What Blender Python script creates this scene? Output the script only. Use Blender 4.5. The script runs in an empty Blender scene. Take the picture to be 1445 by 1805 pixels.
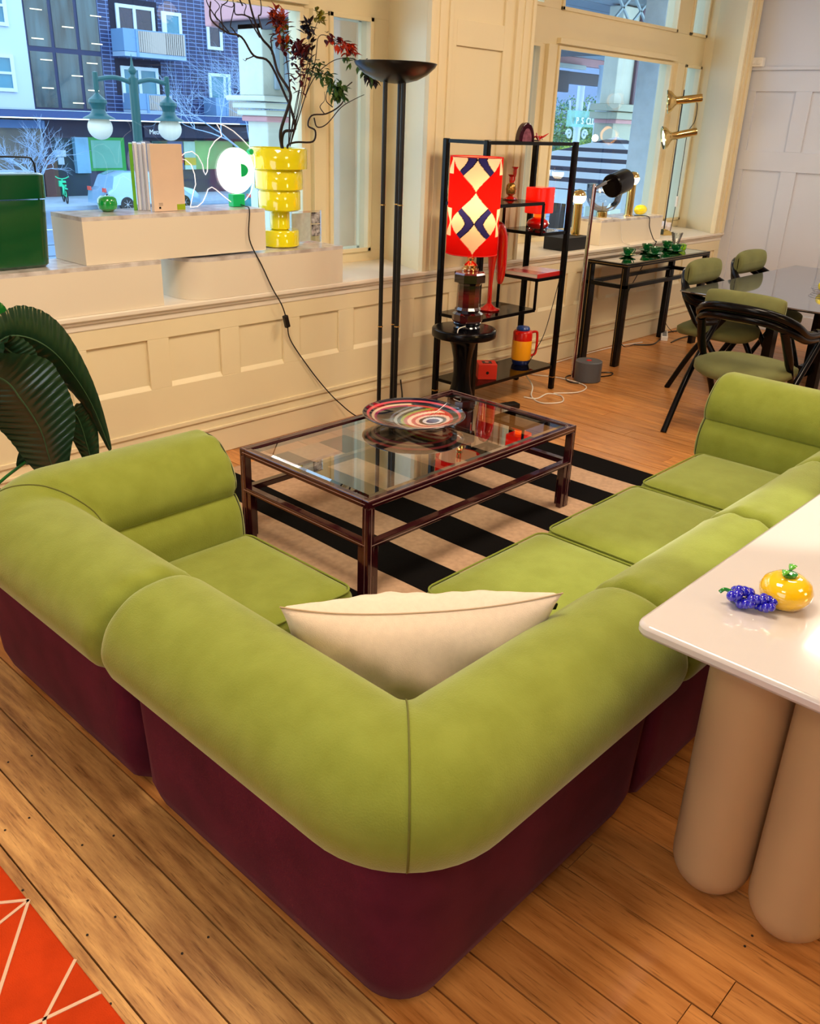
import bpy, bmesh, math, random
from mathutils import Vector, Matrix
random.seed(7)
PI = math.pi
S = bpy.context.scene
COL = S.collection

# ------------------------------------------------------------------ camera, sky, lights, exposure
FPX = 1541.56
cam_d = bpy.data.cameras.new('camera')
cam_d.sensor_fit = 'HORIZONTAL'; cam_d.sensor_width = 36.0
cam_d.lens = FPX / 1445.0 * 36.0
cam_d.clip_start = 0.05; cam_d.clip_end = 500
cam = bpy.data.objects.new('camera', cam_d); COL.objects.link(cam)
right = Vector((0.686588, -0.726220, 0.034658)); upv = Vector((0.273787, 0.302418, 0.913008)); fwd = Vector((0.673527, 0.617372, -0.406466))
cam.matrix_world = Matrix(((right.x, upv.x, -fwd.x, 0), (right.y, upv.y, -fwd.y, 0), (right.z, upv.z, -fwd.z, 1.7), (0, 0, 0, 1)))
S.camera = cam

W = bpy.data.worlds.new('sky'); S.world = W; W.use_nodes = True
nt = W.node_tree; bg = nt.nodes['Background']
tc = nt.nodes.new('ShaderNodeTexCoord'); sp = nt.nodes.new('ShaderNodeSeparateXYZ'); rp = nt.nodes.new('ShaderNodeValToRGB')
nt.links.new(tc.outputs['Generated'], sp.inputs[0]); nt.links.new(sp.outputs['Z'], rp.inputs[0]); nt.links.new(rp.outputs[0], bg.inputs[0])
rp.color_ramp.elements[0].color = (0.68, 0.89, 1.0, 1); rp.color_ramp.elements[1].color = (0.42, 0.64, 1.0, 1)
bg.inputs[1].default_value = 3.1

def area(name, loc, size, power, color, aim=None, sy=None):
    l = bpy.data.lights.new(name, 'AREA'); l.shape = 'RECTANGLE'; l.size = size; l.size_y = sy or size
    l.energy = power; l.color = color
    o = bpy.data.objects.new(name, l); COL.objects.link(o); o.location = loc
    d = (Vector(aim) - Vector(loc)) if aim else Vector((0, 0, -1))
    o.rotation_euler = d.to_track_quat('-Z', 'Y').to_euler()
    return o
area('ceiling_light_panel', (1.2, 1.6, 3.45), 1.0, 74, (1, .80, .58))
area('ceiling_light_panel', (4.2, 1.2, 3.45), 1.0, 66, (1, .80, .58))
area('ceiling_light_panel', (7.0, 1.2, 3.45), 1.0, 60, (1, .84, .66))
area('ceiling_light_panel', (-1.4, 0.2, 3.45), 1.0, 40, (1, .80, .58))
area('ceiling_light_panel', (2.6, -2.2, 3.45), 1.2, 40, (1, .86, .70))
area('warm_low_fill', (3.4, -3.2, 1.9), .8, 48, (1, .62, .24), aim=(1.7, .8, .3))  # unseen orange fill, added to warm the sofa faces turned away from the windows
# added cool fill standing in for daylight from behind and left of camera
area('cool_left_fill', (-2.85, 0.5, 1.7), 3.0, 50, (.66, .80, 1.0), aim=(1, 0.9, 1.2), sy=2.2)
sp_l = bpy.data.lights.new('track_spot', 'SPOT'); sp_l.energy = 420; sp_l.color = (1, .93, .74); sp_l.spot_size = math.radians(13); sp_l.spot_blend = .5; sp_l.shadow_soft_size = .03
sp_o = bpy.data.objects.new('track_spot', sp_l); COL.objects.link(sp_o); sp_o.location = (3.7, -.9, 3.4); sp_o.rotation_euler = (Vector((2.42, .86, .66)) - Vector((3.7, -.9, 3.4))).to_track_quat('-Z', 'Y').to_euler()
S.view_settings.view_transform = 'Standard'; S.view_settings.look = 'None'
S.view_settings.exposure = 0.08; S.view_settings.gamma = 1.0; S.view_settings.use_curve_mapping = False

# ------------------------------------------------------------------ materials
MATS = {}
def srgb(c):
    return tuple(((v / 255) / 12.92 if v / 255 <= 0.04045 else ((v / 255 + 0.055) / 1.055) ** 2.4) for v in c) + (1,)
def mat(name, col=(200, 200, 200), rough=.5, metal=0., spec=.5, sheen=0., coat=0., noise=0., nscale=20., bump=0., bscale=200., trans=0., ior=1.45, emis=0., emcol=None, vcol=False, alpha=1., rnd=0., stretch=None, ncol=None):
    if name in MATS: return MATS[name]
    m = bpy.data.materials.new(name); m.use_nodes = True; MATS[name] = m
    N = m.node_tree.nodes; L = m.node_tree.links; b = N['Principled BSDF']
    c = srgb(col)
    b.inputs['Base Color'].default_value = c; b.inputs['Roughness'].default_value = rough; b.inputs['Metallic'].default_value = metal
    b.inputs['Specular IOR Level'].default_value = spec; b.inputs['IOR'].default_value = ior
    b.inputs['Sheen Weight'].default_value = sheen; b.inputs['Sheen Roughness'].default_value = .4
    b.inputs['Coat Weight'].default_value = coat; b.inputs['Coat Roughness'].default_value = .05
    b.inputs['Transmission Weight'].default_value = trans; b.inputs['Alpha'].default_value = alpha
    if sheen: b.inputs['Sheen Tint'].default_value = (tuple(min(1, v * 1.6 + .15) for v in c[:3]) + (1,)) if sheen < .99 else (.86, .92, .62, 1)
    if emis: b.inputs['Emission Strength'].default_value = emis; b.inputs['Emission Color'].default_value = srgb(emcol or col)
    src = None
    if vcol:
        a = N.new('ShaderNodeVertexColor'); a.layer_name = 'Col'; src = a.outputs[0]; L.new(src, b.inputs['Base Color'])
    if noise or bump:
        t = N.new('ShaderNodeTexCoord'); mp = N.new('ShaderNodeMapping'); L.new(t.outputs['Object'], mp.inputs[0])
        if stretch: mp.inputs['Scale'].default_value = stretch
    if noise or rnd:
        mx = N.new('ShaderNodeMixRGB'); mx.blend_type = 'MIX'
        dark = tuple(v * (1 - noise) for v in c[:3]) + (1,) if ncol is None else srgb(ncol)
        mx.inputs[1].default_value = c; mx.inputs[2].default_value = dark
        out = mx.outputs[0]
        if noise:
            n = N.new('ShaderNodeTexNoise'); n.inputs['Scale'].default_value = nscale; n.inputs['Detail'].default_value = 4
            L.new(mp.outputs[0], n.inputs['Vector'])
            r = N.new('ShaderNodeMapRange'); r.inputs[1].default_value = .35; r.inputs[2].default_value = .68
            L.new(n.outputs[0], r.inputs[0]); L.new(r.outputs[0], mx.inputs[0])
        else: mx.inputs[0].default_value = 0
        if rnd:
            oi = N.new('ShaderNodeObjectInfo'); hs = N.new('ShaderNodeHueSaturation'); mr = N.new('ShaderNodeMapRange')
            mr.inputs[3].default_value = 1 - rnd; mr.inputs[4].default_value = 1 + rnd
            L.new(oi.outputs['Random'], mr.inputs[0]); L.new(mr.outputs[0], hs.inputs['Value']); L.new(out, hs.inputs['Color']); out = hs.outputs[0]
        L.new(out, b.inputs['Base Color'])
    if bump:
        n2 = N.new('ShaderNodeTexNoise'); n2.inputs['Scale'].default_value = bscale; n2.inputs['Detail'].default_value = 2
        L.new(mp.outputs[0], n2.inputs['Vector'])
        bp = N.new('ShaderNodeBump'); bp.inputs['Strength'].default_value = bump; bp.inputs['Distance'].default_value = .002
        L.new(n2.outputs[0], bp.inputs['Height']); L.new(bp.outputs[0], b.inputs['Normal'])
    return m
def glass(name, tint=(1, 1, 1), base=.06, gl=.85, rough=0.):
    # thin pane: see-through plus a Fresnel reflection
    if name in MATS: return MATS[name]
    m = bpy.data.materials.new(name); m.use_nodes = True; MATS[name] = m
    N = m.node_tree.nodes; L = m.node_tree.links; N.clear()
    o = N.new('ShaderNodeOutputMaterial'); t = N.new('ShaderNodeBsdfTransparent'); g = N.new('ShaderNodeBsdfGlossy'); mx = N.new('ShaderNodeMixShader')
    lw = N.new('ShaderNodeFresnel'); lw.inputs[0].default_value = 1.5; ad = N.new('ShaderNodeMath'); ad.operation = 'MULTIPLY_ADD'
    ad.inputs[1].default_value = gl; ad.inputs[2].default_value = base; ad.use_clamp = True
    L.new(lw.outputs[0], ad.inputs[0]); L.new(ad.outputs[0], mx.inputs[0]); L.new(t.outputs[0], mx.inputs[1]); L.new(g.outputs[0], mx.inputs[2]); L.new(mx.outputs[0], o.inputs[0])
    t.inputs[0].default_value = tuple(tint) + (1,); g.inputs['Roughness'].default_value = rough
    return m
def wood(name, c1, c2, rough, grain=1.0):
    if name in MATS: return MATS[name]
    m = bpy.data.materials.new(name); m.use_nodes = True; MATS[name] = m
    N = m.node_tree.nodes; L = m.node_tree.links; b = N['Principled BSDF']
    t = N.new('ShaderNodeTexCoord'); oi = N.new('ShaderNodeObjectInfo'); cb = N.new('ShaderNodeCombineXYZ'); ad = N.new('ShaderNodeVectorMath'); ad.operation = 'ADD'
    mu = N.new('ShaderNodeMath'); mu.operation = 'MULTIPLY'; mu.inputs[1].default_value = 37.
    L.new(oi.outputs['Random'], mu.inputs[0]); L.new(mu.outputs[0], cb.inputs[0]); L.new(mu.outputs[0], cb.inputs[1])
    L.new(t.outputs['Object'], ad.inputs[0]); L.new(cb.outputs[0], ad.inputs[1])
    def layer(sc, scale, det, lo, hi):
        mp = N.new('ShaderNodeMapping'); mp.inputs['Scale'].default_value = sc; L.new(ad.outputs[0], mp.inputs[0])
        n = N.new('ShaderNodeTexNoise'); n.inputs['Scale'].default_value = scale; n.inputs['Detail'].default_value = det; n.inputs['Roughness'].default_value = .65
        L.new(mp.outputs[0], n.inputs['Vector']); r = N.new('ShaderNodeMapRange'); r.inputs[1].default_value = lo; r.inputs[2].default_value = hi
        L.new(n.outputs[0], r.inputs[0]); return r.outputs[0]
    a = layer((1, .10, 1), 28 * grain, 5, .35, .7)
    k = layer((1, .06, 1), 130 * grain, 3, .56, .72)
    big = layer((1, .3, 1), 4, 2, .3, .7)
    m1 = N.new('ShaderNodeMixRGB'); m1.inputs[1].default_value = srgb(c1); m1.inputs[2].default_value = srgb(c2); L.new(a, m1.inputs[0])
    m2 = N.new('ShaderNodeMixRGB'); m2.blend_type = 'MULTIPLY'; m2.inputs[2].default_value = (.36, .27, .2, 1); L.new(m1.outputs[0], m2.inputs[1])
    f = N.new('ShaderNodeMath'); f.operation = 'MULTIPLY'; f.inputs[1].default_value = .9; L.new(k, f.inputs[0]); L.new(f.outputs[0], m2.inputs[0])
    m3 = N.new('ShaderNodeMixRGB'); m3.blend_type = 'MULTIPLY'; m3.inputs[2].default_value = (.8, .72, .66, 1); L.new(m2.outputs[0], m3.inputs[1])
    f3 = N.new('ShaderNodeMath'); f3.operation = 'MULTIPLY'; f3.inputs[1].default_value = .6; L.new(big, f3.inputs[0]); L.new(f3.outputs[0], m3.inputs[0])
    hs = N.new('ShaderNodeHueSaturation'); mr = N.new('ShaderNodeMapRange'); mr.inputs[3].default_value = .86; mr.inputs[4].default_value = 1.13
    L.new(oi.outputs['Random'], mr.inputs[0]); L.new(mr.outputs[0], hs.inputs['Value']); L.new(m3.outputs[0], hs.inputs['Color'])
    L.new(hs.outputs[0], b.inputs['Base Color']); b.inputs['Roughness'].default_value = rough
    bp = N.new('ShaderNodeBump'); bp.inputs['Strength'].default_value = .25; bp.inputs['Distance'].default_value = .002; L.new(a, bp.inputs['Height']); L.new(bp.outputs[0], b.inputs['Normal'])
    return m
def emit(name, col, s):
    if name in MATS: return MATS[name]
    m = bpy.data.materials.new(name); m.use_nodes = True; MATS[name] = m
    N = m.node_tree.nodes; b = N['Principled BSDF']; b.inputs['Base Color'].default_value = srgb(col)
    b.inputs['Emission Color'].default_value = srgb(col); b.inputs['Emission Strength'].default_value = s
    return m

paint = mat('cream_wall_paint', (238, 223, 184), .42, noise=.03, nscale=3)
greyp = mat('pale_grey_wall_paint', (208, 210, 218), .4, noise=.03, nscale=3)
black = mat('black_lacquer', (7, 6, 8), .2, spec=.22)
blackm = mat('black_satin_metal', (14, 14, 15), .3)
brass = mat('polished_brass', (226, 192, 122), .12, metal=1)
chrome = mat('chrome', (225, 225, 228), .08, metal=1)
def velvet(name, c, c2):
    m = mat(name, c, .85, spec=.15, sheen=1., noise=.3, nscale=14, ncol=c2, bump=.45, bscale=260, stretch=(1, 1, 1))
    return m
green = velvet('green_velvet', (130, 140, 56), (122, 131, 48)); green.node_tree.nodes['Principled BSDF'].inputs['Sheen Weight'].default_value = .55
purple = mat('aubergine_velvet', (88, 28, 44), .9, spec=.12, sheen=.3, noise=.35, nscale=6, bump=.3, bscale=400)
pane_m = glass('window_glass', (.93, .98, 1.0), .03, .8)

# ------------------------------------------------------------------ mesh helpers
class MB:
    def __init__(s): s.v = []; s.f = []; s.weld = False
    def add(s, vs, fs, M=None):
        n = len(s.v); s.v += [tuple((M @ Vector(p)) if M else p) for p in vs]; s.f += [tuple(i + n for i in f) for f in fs]; return s
    def box(s, x0, x1, y0, y1, z0, z1, M=None):
        # tiny growth per box so stacked boxes never share a face plane
        s.k = getattr(s, 'k', -1) + 1; e = min(s.k, 12) * (.0003 if y0 < 20 else .003); x0 -= e; x1 += e; y0 -= e; y1 += e; z0 -= e * .5; z1 += e * .5
        vs = [(x, y, z) for z in (z0, z1) for y in (y0, y1) for x in (x0, x1)]
        return s.add(vs, [(0, 2, 3, 1), (4, 5, 7, 6), (0, 1, 5, 4), (2, 6, 7, 3), (0, 4, 6, 2), (1, 3, 7, 5)], M)
    def bar(s, a, b, w, h=None, up=(0, 0, 1)):
        a = Vector(a); b = Vector(b); d = (b - a); L = d.length; d.normalize(); u = Vector(up)
        if abs(d.dot(u)) > .98: u = Vector((0, 1, 0))
        x = d.cross(u).normalized(); y = x.cross(d).normalized(); h = h or w
        vs = [tuple(p + x * (i * w / 2) + y * (j * h / 2)) for p in (a, b) for i, j in ((-1, -1), (1, -1), (1, 1), (-1, 1))]
        return s.add(vs, [(0, 1, 2, 3), (7, 6, 5, 4), (0, 4, 5, 1), (1, 5, 6, 2), (2, 6, 7, 3), (3, 7, 4, 0)])
    def tube(s, pts, r, n=8, closed=False, cap=True):
        P = [Vector(p) for p in pts]; R = r if isinstance(r, (list, tuple)) else [r] * len(P)
        m = len(P); vs = []; up = None
        for i, p in enumerate(P):
            if closed: d = P[(i + 1) % m] - P[i - 1]
            else: d = P[min(i + 1, m - 1)] - P[max(i - 1, 0)]
            if d.length < 1e-9: d = Vector((0, 0, 1))
            d.normalize()
            if up is None: up = Vector((0, 0, 1)) if abs(d.z) < .9 else Vector((1, 0, 0))
            x = d.cross(up).normalized(); up = x.cross(d).normalized()
            for k in range(n):
                a = 2 * PI * k / n; vs.append(tuple(p + x * (math.cos(a) * R[i]) + up * (math.sin(a) * R[i])))
        fs = []
        for i in range(m if closed else m - 1):
            j = (i + 1) % m
            for k in range(n): fs.append((i * n + k, i * n + (k + 1) % n, j * n + (k + 1) % n, j * n + k))
        if cap and not closed: fs += [tuple(range(n - 1, -1, -1)), tuple((m - 1) * n + k for k in range(n))]
        return s.add(vs, fs)
    def lathe(s, prof, c=(0, 0, 0), n=24, M=None):
        vs = []; fs = []; m = len(prof)
        for r, z in prof:
            for k in range(n):
                a = 2 * PI * k / n; vs.append((c[0] + max(r, 1e-4) * math.cos(a), c[1] + max(r, 1e-4) * math.sin(a), c[2] + z))
        for i in range(m - 1):
            for k in range(n): fs.append((i * n + k, i * n + (k + 1) % n, (i + 1) * n + (k + 1) % n, (i + 1) * n + k))
        if prof[0][0] > 1e-3: fs.append(tuple(range(n - 1, -1, -1)))
        if prof[-1][0] > 1e-3: fs.append(tuple((m - 1) * n + k for k in range(n)))
        return s.add(vs, fs, M)
    def ball(s, c, r, n=16, sc=(1, 1, 1), M=None):
        pr = [(math.sin(PI * i / (n // 2)), -math.cos(PI * i / (n // 2))) for i in range(n // 2 + 1)]
        T = Matrix.Translation(c) @ (M or Matrix()) @ Matrix.Diagonal((r * sc[0], r * sc[1], r * sc[2], 1))
        return s.lathe(pr, n=n, M=T)
    def prism(s, poly, z0, z1, M=None):
        n = len(poly); vs = [(x, y, z0) for x, y in poly] + [(x, y, z1) for x, y in poly]
        return s.add(vs, [tuple(range(n - 1, -1, -1)), tuple(range(n, 2 * n))] + [(i, (i + 1) % n, n + (i + 1) % n, n + i) for i in range(n)], M)
    def mesh(s, name, m=None, smooth=False, bev=0):
        me = bpy.data.meshes.new(name); me.from_pydata([tuple(p) for p in s.v], [], s.f)
        bm = bmesh.new(); bm.from_mesh(me)
        if s.weld: bmesh.ops.remove_doubles(bm, verts=bm.verts, dist=1e-5)
        bmesh.ops.recalc_face_normals(bm, faces=bm.faces)
        if smooth is not False:
            ang = .7 if smooth is True else smooth
            for f in bm.faces: f.smooth = True
            for e in bm.edges: e.smooth = e.calc_face_angle(0) < ang
        bm.to_mesh(me); bm.free()
        if m: me.materials.append(m)
        return me
    def build(s, name, m=None, parent=None, smooth=False, bev=0, loc=None):
        o = bpy.data.objects.new(name, s.mesh(name, m, smooth)); COL.objects.link(o)
        if parent: o.parent = parent
        if loc: o.location = loc
        if bev:
            b = o.modifiers.new('bevel', 'BEVEL'); b.width = bev; b.segments = 2; b.limit_method = 'ANGLE'; b.harden_normals = False
        return o
def tag(o, label, cat, group=None):
    o['label'] = label; o['category'] = cat
    if group: o['group'] = group
    return o
def thing(name, label, cat, loc=(0, 0, 0), rz=0, group=None):
    o = bpy.data.objects.new(name, None); COL.objects.link(o); o.location = loc; o.rotation_euler = (0, 0, rz); o.empty_display_size = .1
    return tag(o, label, cat, group)
def struct(o): o['kind'] = 'structure'; return o
def dup(root, loc, rz=None, label=None):
    r = root.copy(); COL.objects.link(r); r.location = loc
    if rz is not None: r.rotation_euler = (0, 0, rz)
    if label: r['label'] = label
    for ch in list(root.children):
        c = ch.copy(); COL.objects.link(c); c.parent = r
        for g in ch.children:
            d = g.copy(); COL.objects.link(d); d.parent = c
    return r
def smooth_path(P, k=6):
    P = [Vector(p) for p in P]; out = []
    for i in range(len(P) - 1):
        a = P[max(i - 1, 0)]; b = P[i]; c = P[i + 1]; d = P[min(i + 2, len(P) - 1)]
        for j in range(k):
            t = j / k; out.append(.5 * ((2 * b) + (c - a) * t + (2 * a - 5 * b + 4 * c - d) * t * t + (3 * b - a - 3 * c + d) * t ** 3))
    out.append(P[-1]); return out
def cord(name, pts, r, m, label, group=None, k=6):
    o = MB().tube(smooth_path(pts, k), r, 6).build(name, m, smooth=True)
    if label: tag(o, label, 'cable', group)
    return o
def grid_mesh(fn, nu, nv, name, m, parent=None, thick=0, colfn=None):
    vs = [fn(i / nu, j / nv) for j in range(nv + 1) for i in range(nu + 1)]
    fs = [(j * (nu + 1) + i, j * (nu + 1) + i + 1, (j + 1) * (nu + 1) + i + 1, (j + 1) * (nu + 1) + i) for j in range(nv) for i in range(nu)]
    me = bpy.data.meshes.new(name); me.from_pydata([tuple(v) for v in vs], [], fs)
    for p in me.polygons: p.use_smooth = True
    if colfn:
        a = me.color_attributes.new('Col', 'FLOAT_COLOR', 'POINT')
        for j in range(nv + 1):
            for i in range(nu + 1): a.data[j * (nu + 1) + i].color = srgb(colfn(i / nu, j / nv))
    if m: me.materials.append(m)
    o = bpy.data.objects.new(name, me); COL.objects.link(o)
    if parent: o.parent = parent
    if thick:
        s = o.modifiers.new('solid', 'SOLIDIFY'); s.thickness = thick; s.offset = 0
    return o

# ================================================================== ROOM SHELL
WY = 3.86; GY = 4.42; RX = 8.5; CZ = 3.55
floor = struct(MB().box(-3, RX + .1, -7, WY + .7, -.12, -.012).build('floor', mat('dark_subfloor', (38, 26, 18), .9)))
fwood = wood('honey_floorboards', (216, 152, 86), (172, 108, 50), .30)
old = wood('worn_floorboards', (218, 170, 104), (142, 94, 48), .5, 1.3)
bcache = {}
def board(x, y0, y1, m):
    L = round(y1 - y0, 3); key = (L, m.name, x > 2.6)
    if key not in bcache:
        bm = MB().box(-.0583 if x > 2.6 else -.0578, .0583 if x > 2.6 else .0578, -L / 2 + .001, L / 2 - .001, -.02, 0)
        bcache[key] = bm.mesh('floorboard', m)
    o = bpy.data.objects.new('floorboard', bcache[key]); COL.objects.link(o); o.parent = floor
    o.location = (x, (y0 + y1) / 2, random.uniform(-.0008, .0008))
    bv = None
    return o
x = -.293 + .06 - .0  # boards run towards the windows, 12 cm pitch
k = 0
while x < RX:
    cuts = [-1.2, WY]
    j1 = -1.2 + (0.6 + (k * 1.37) % 2.4); cuts.insert(1, round(j1, 1))
    if k % 2: cuts.insert(2, round(min(j1 + 2.1, 3.3), 1))
    if abs(x - 1.447) < .03: cuts = [-1.2, .355, 2.6, WY]
    if x < 1.2: cuts = [-1.2, WY] if k % 3 else [-1.2, 2.9, WY]
    cuts = sorted(set(cuts))
    for a, b in zip(cuts[:-1], cuts[1:]): board(x, a, b, old if x < .90 else fwood)
    x += .12; k += 1
# face-nail heads, in pairs across the old boards
nb = MB()
for i in range(9):
    for j in range(11):
        for s_ in (-.036, .034):
            cx_ = -.233 + .12 * i + s_ + random.uniform(-.006, .006); cy_ = .35 + .45 * j + random.uniform(-.02, .02) + (.2 if i % 2 else 0)
            nb.lathe([(.0032, .0), (.0032, .0012)], (cx_, cy_, 0), 6)
for i in range(12):
    nb.lathe([(.0032, .0), (.0032, .0012)], (1.447 + random.choice((-.04, .04)) + .12 * random.randint(-2, 3), random.choice((.33, .38)) - .3 * random.randint(0, 1), 0), 6)
n_ = nb.build('nail_head', mat('rusty_iron', (34, 24, 18), .7), floor); n_['kind'] = 'stuff'
struct(MB().box(-3, RX + .1, -7, WY + .7, CZ, CZ + .1).build('ceiling', mat('white_ceiling', (240, 236, 228), .8)))
struct(MB().box(-3.1, -3, -7, WY + .7, -.1, CZ).build('wall_left', paint))
struct(MB().box(-3.1, RX + .1, -7.1, -7, -.1, CZ).build('wall_back', paint))

# window wall: low wall, piers with splayed reveals, head
ww = MB()
ww.box(-3, RX + .1, WY, GY + .12, -.1, .80)
ww.box(-3, RX + .1, WY, GY + .12, 3.3, CZ)
ww.prism([(-3, WY), (.95, WY), (.95, GY + .12), (-3, GY + .12)], .8, 3.3)
ww.prism([(4.20, WY), (5.19, WY), (5.46, GY + .12), (4.47, GY + .12)], .8, 3.3)
ww.prism([(8.28, WY), (RX + .1, WY), (RX + .1, GY + .12), (8.80, GY + .12)], .8, 3.3)
wall = struct(ww.build('wall_window', paint))
# sill board with nosing and cap moulding
for nm, x0, x1 in (('trim_1', -3, RX),):
    t = MB(); t.box(x0, x1, WY - .045, GY - .02, .815, .84); t.box(x0, x1, WY - .03, WY, .797, .815); t.box(x0, x1, WY - .018, WY, .765, .797)
    struct(t.build(nm, mat('sill_paint', (236, 226, 208), .35), bev=.006))
b = MB(); b.box(-3, RX, WY - .022, WY, .001, .14); b.box(-3, RX, WY - .030, WY, .14, .155); b.box(-3, RX, WY - .014, WY, .155, .20); b.box(-3, RX, WY - .024, WY, .20, .222)
struct(b.build('baseboard_window', paint, bev=.003))
# wainscot framing: rails and stiles proud of the panels
MB().box(-3, RX, WY - .014, WY, .677, .77).build('top_rail', paint, wall, bev=.002)
MB().box(-3, RX, WY - .014, WY, .222, .425).build('bottom_rail', paint, wall, bev=.002)
def bead(x0, x1): # sloped moulding at the foot of a panel
    MB().add([(x0, WY - .014, .425), (x1, WY - .014, .425), (x1, WY, .425), (x0, WY, .425), (x0, WY, .448), (x1, WY, .448)], [(0, 1, 5, 4), (0, 4, 3), (1, 2, 5), (0, 3, 2, 1), (3, 4, 5, 2)]).build('panel_bead', paint, wall)
st = [(-.14, 0), (.27, .39), (.68, .80), (1.09, 1.21), (1.50, 1.62), (1.83, 1.92), (2.24, 2.36), (2.67, 2.79), (3.09, 3.21), (3.51, 3.63), (4.04, 4.16), (4.50, 4.62), (4.95, 5.07), (5.42, 5.54), (5.90, 6.02), (6.38, 6.50), (6.86, 7.00), (7.32, 7.44), (7.78, 7.93), (8.40, 8.5)]
for a, b_ in st: MB().box(a, b_, WY - .014, WY, .425, .677).build('stile', paint, wall, bev=.002)
for (a, b_), (c_, d_) in zip(st[:-1], st[1:]): bead(b_, c_)
# pier: fluted architraves and a recessed panel
for x0, w in ((4.20, .19), (5.00, .19)):
    a = MB(); a.box(x0, x0 + w, WY - .022, WY, .84, 3.3); a.box(x0, x0 + .035, WY - .034, WY, .84, 3.3); a.box(x0 + w * .42, x0 + w * .6, WY - .030, WY, .84, 3.3); a.box(x0 + w - .03, x0 + w, WY - .034, WY, .84, 3.3)
    a.build('architrave', paint, wall, bev=.003)
MB().box(4.39, 4.45, WY - .014, WY, .84, 3.3).build('stile', paint, wall, bev=.002)
MB().box(4.90, 5.0, WY - .014, WY, .84, 3.3).build('stile', paint, wall, bev=.002)
MB().box(4.45, 4.90, WY - .014, WY, 2.13, 2.27).build('middle_rail', paint, wall, bev=.002)
MB().box(4.45, 4.90, WY - .014, WY, .84, .95).build('pier_rail', paint, wall, bev=.002)
a = MB(); a.box(8.27, 8.44, WY - .03, WY, .84, 3.3); a.box(8.27, 8.30, WY - .045, WY, .84, 3.3); a.box(8.34, 8.37, WY - .038, WY, .84, 3.3); a.box(8.41, 8.46, WY - .05, WY, .84, 3.3)
a.build('architrave', paint, wall, bev=.003)

def window(name, xs):
    """xs: side pane, post, main pane, post, side pane edges."""
    s0, s1, m0, m1, s2, s3 = xs; j0 = s0 - .14; j1 = s3 + .19
    w = bpy.data.objects.new(name, None); COL.objects.link(w); struct(w)
    y0, y1 = GY - .05, GY + .07
    f = MB()
    for bx_ in ((j0, j1, .84, .905), (j0, j1, 2.275, 2.515), (j0, j1, 3.2, 3.3)): MB().box(bx_[0], bx_[1], y0, y1, bx_[2], bx_[3]).build('frame_rail', paint, w, bev=.002)
    for p, q in ((j0, s0), (s3, j1), (s1, m0), (m1, s2)):
        for z0, z1 in ((.905, 2.275), (2.515, 3.2)): MB().box(p, q, y0 + .001, y1, z0, z1).build('frame_post', paint, w, bev=.002)
    g = MB()
    for p, q in ((s0, s1), (m0, m1), (s2, s3)):
        for z0, z1 in ((.905, 2.275), (2.515, 3.2)):
            for a_ in ((p, p + .022, z0, z1), (q - .022, q, z0, z1), (p, q, z0, z0 + .022), (p, q, z1 - .022, z1)):
                g.box(a_[0], a_[1], y0 - .012, y0, a_[2], a_[3])
    g.box(s1 + .06, m0 - .06, y0 - .03, y0, .905, 2.275); g.box(m1 + .06, s2 - .06, y0 - .03, y0, .905, 2.275)
    g.box(m0 - .02, m1 + .02, y0 - .035, y0, 2.29, 2.325)
    g.build('window_bead', paint, w, bev=.003)
    for p, q in ((s0, s1), (m0, m1), (s2, s3)):
        for z0, z1 in ((.905, 2.275), (2.515, 3.2)):
            MB().add([(p, GY, z0), (q, GY, z0), (q, GY, z1), (p, GY, z1)], [(0, 1, 2, 3)]).build('pane', pane_m, w)
window('window_1', (1.25, 1.60, 1.80, 3.70, 3.905, 4.26))
window('window_2', (5.60, 6.02, 6.24, 8.03, 8.28, 8.59))
# right wall with dado rail and panelling
struct(MB().box(RX, RX + .1, -7, WY, -.1, CZ).build('wall_right', greyp))
wr = bpy.data.objects['wall_right']
def rb(nm, y0, y1, z0, z1, d=.014): MB().box(RX - d, RX, y0, y1, z0, z1).build(nm, greyp, wr, bev=.002)
rb('dado_rail', -7, WY, 2.235, 2.262, .03); rb('top_rail', -7, WY, 2.065, 2.235)
rb('middle_rail', -7, WY, 1.41, 1.575); rb('bottom_rail', -7, WY, .18, .34)
ys = [(3.745, WY), (3.245, 3.385), (2.74, 2.88), (2.24, 2.38), (1.74, 1.88), (1.24, 1.38), (.74, .88), (.24, .38), (-.26, -.12)]
for a, b_ in ys: rb('stile', a, b_, .34, 1.41); rb('stile', a, b_, 1.575, 2.065)
struct(MB().box(RX - .03, RX, -7, WY - .03, 0, .18).build('baseboard_right', greyp, bev=.003))
sw = thing('light_switch', 'small white wall socket plate sitting on the dado rail of the right wall', 'switch', (RX - .03, 3.80, 2.262))
MB().box(-.02, .03, -.085, .035, 0, .075).build('plate', mat('white_plastic', (232, 228, 220), .4), sw, bev=.006)
for i in (0, 1): MB().box(-.026, -.02, -.068 + i * .052, -.036 + i * .052, .02, .055).build('switch_rocker', MATS['white_plastic'], sw, bev=.002)

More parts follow.
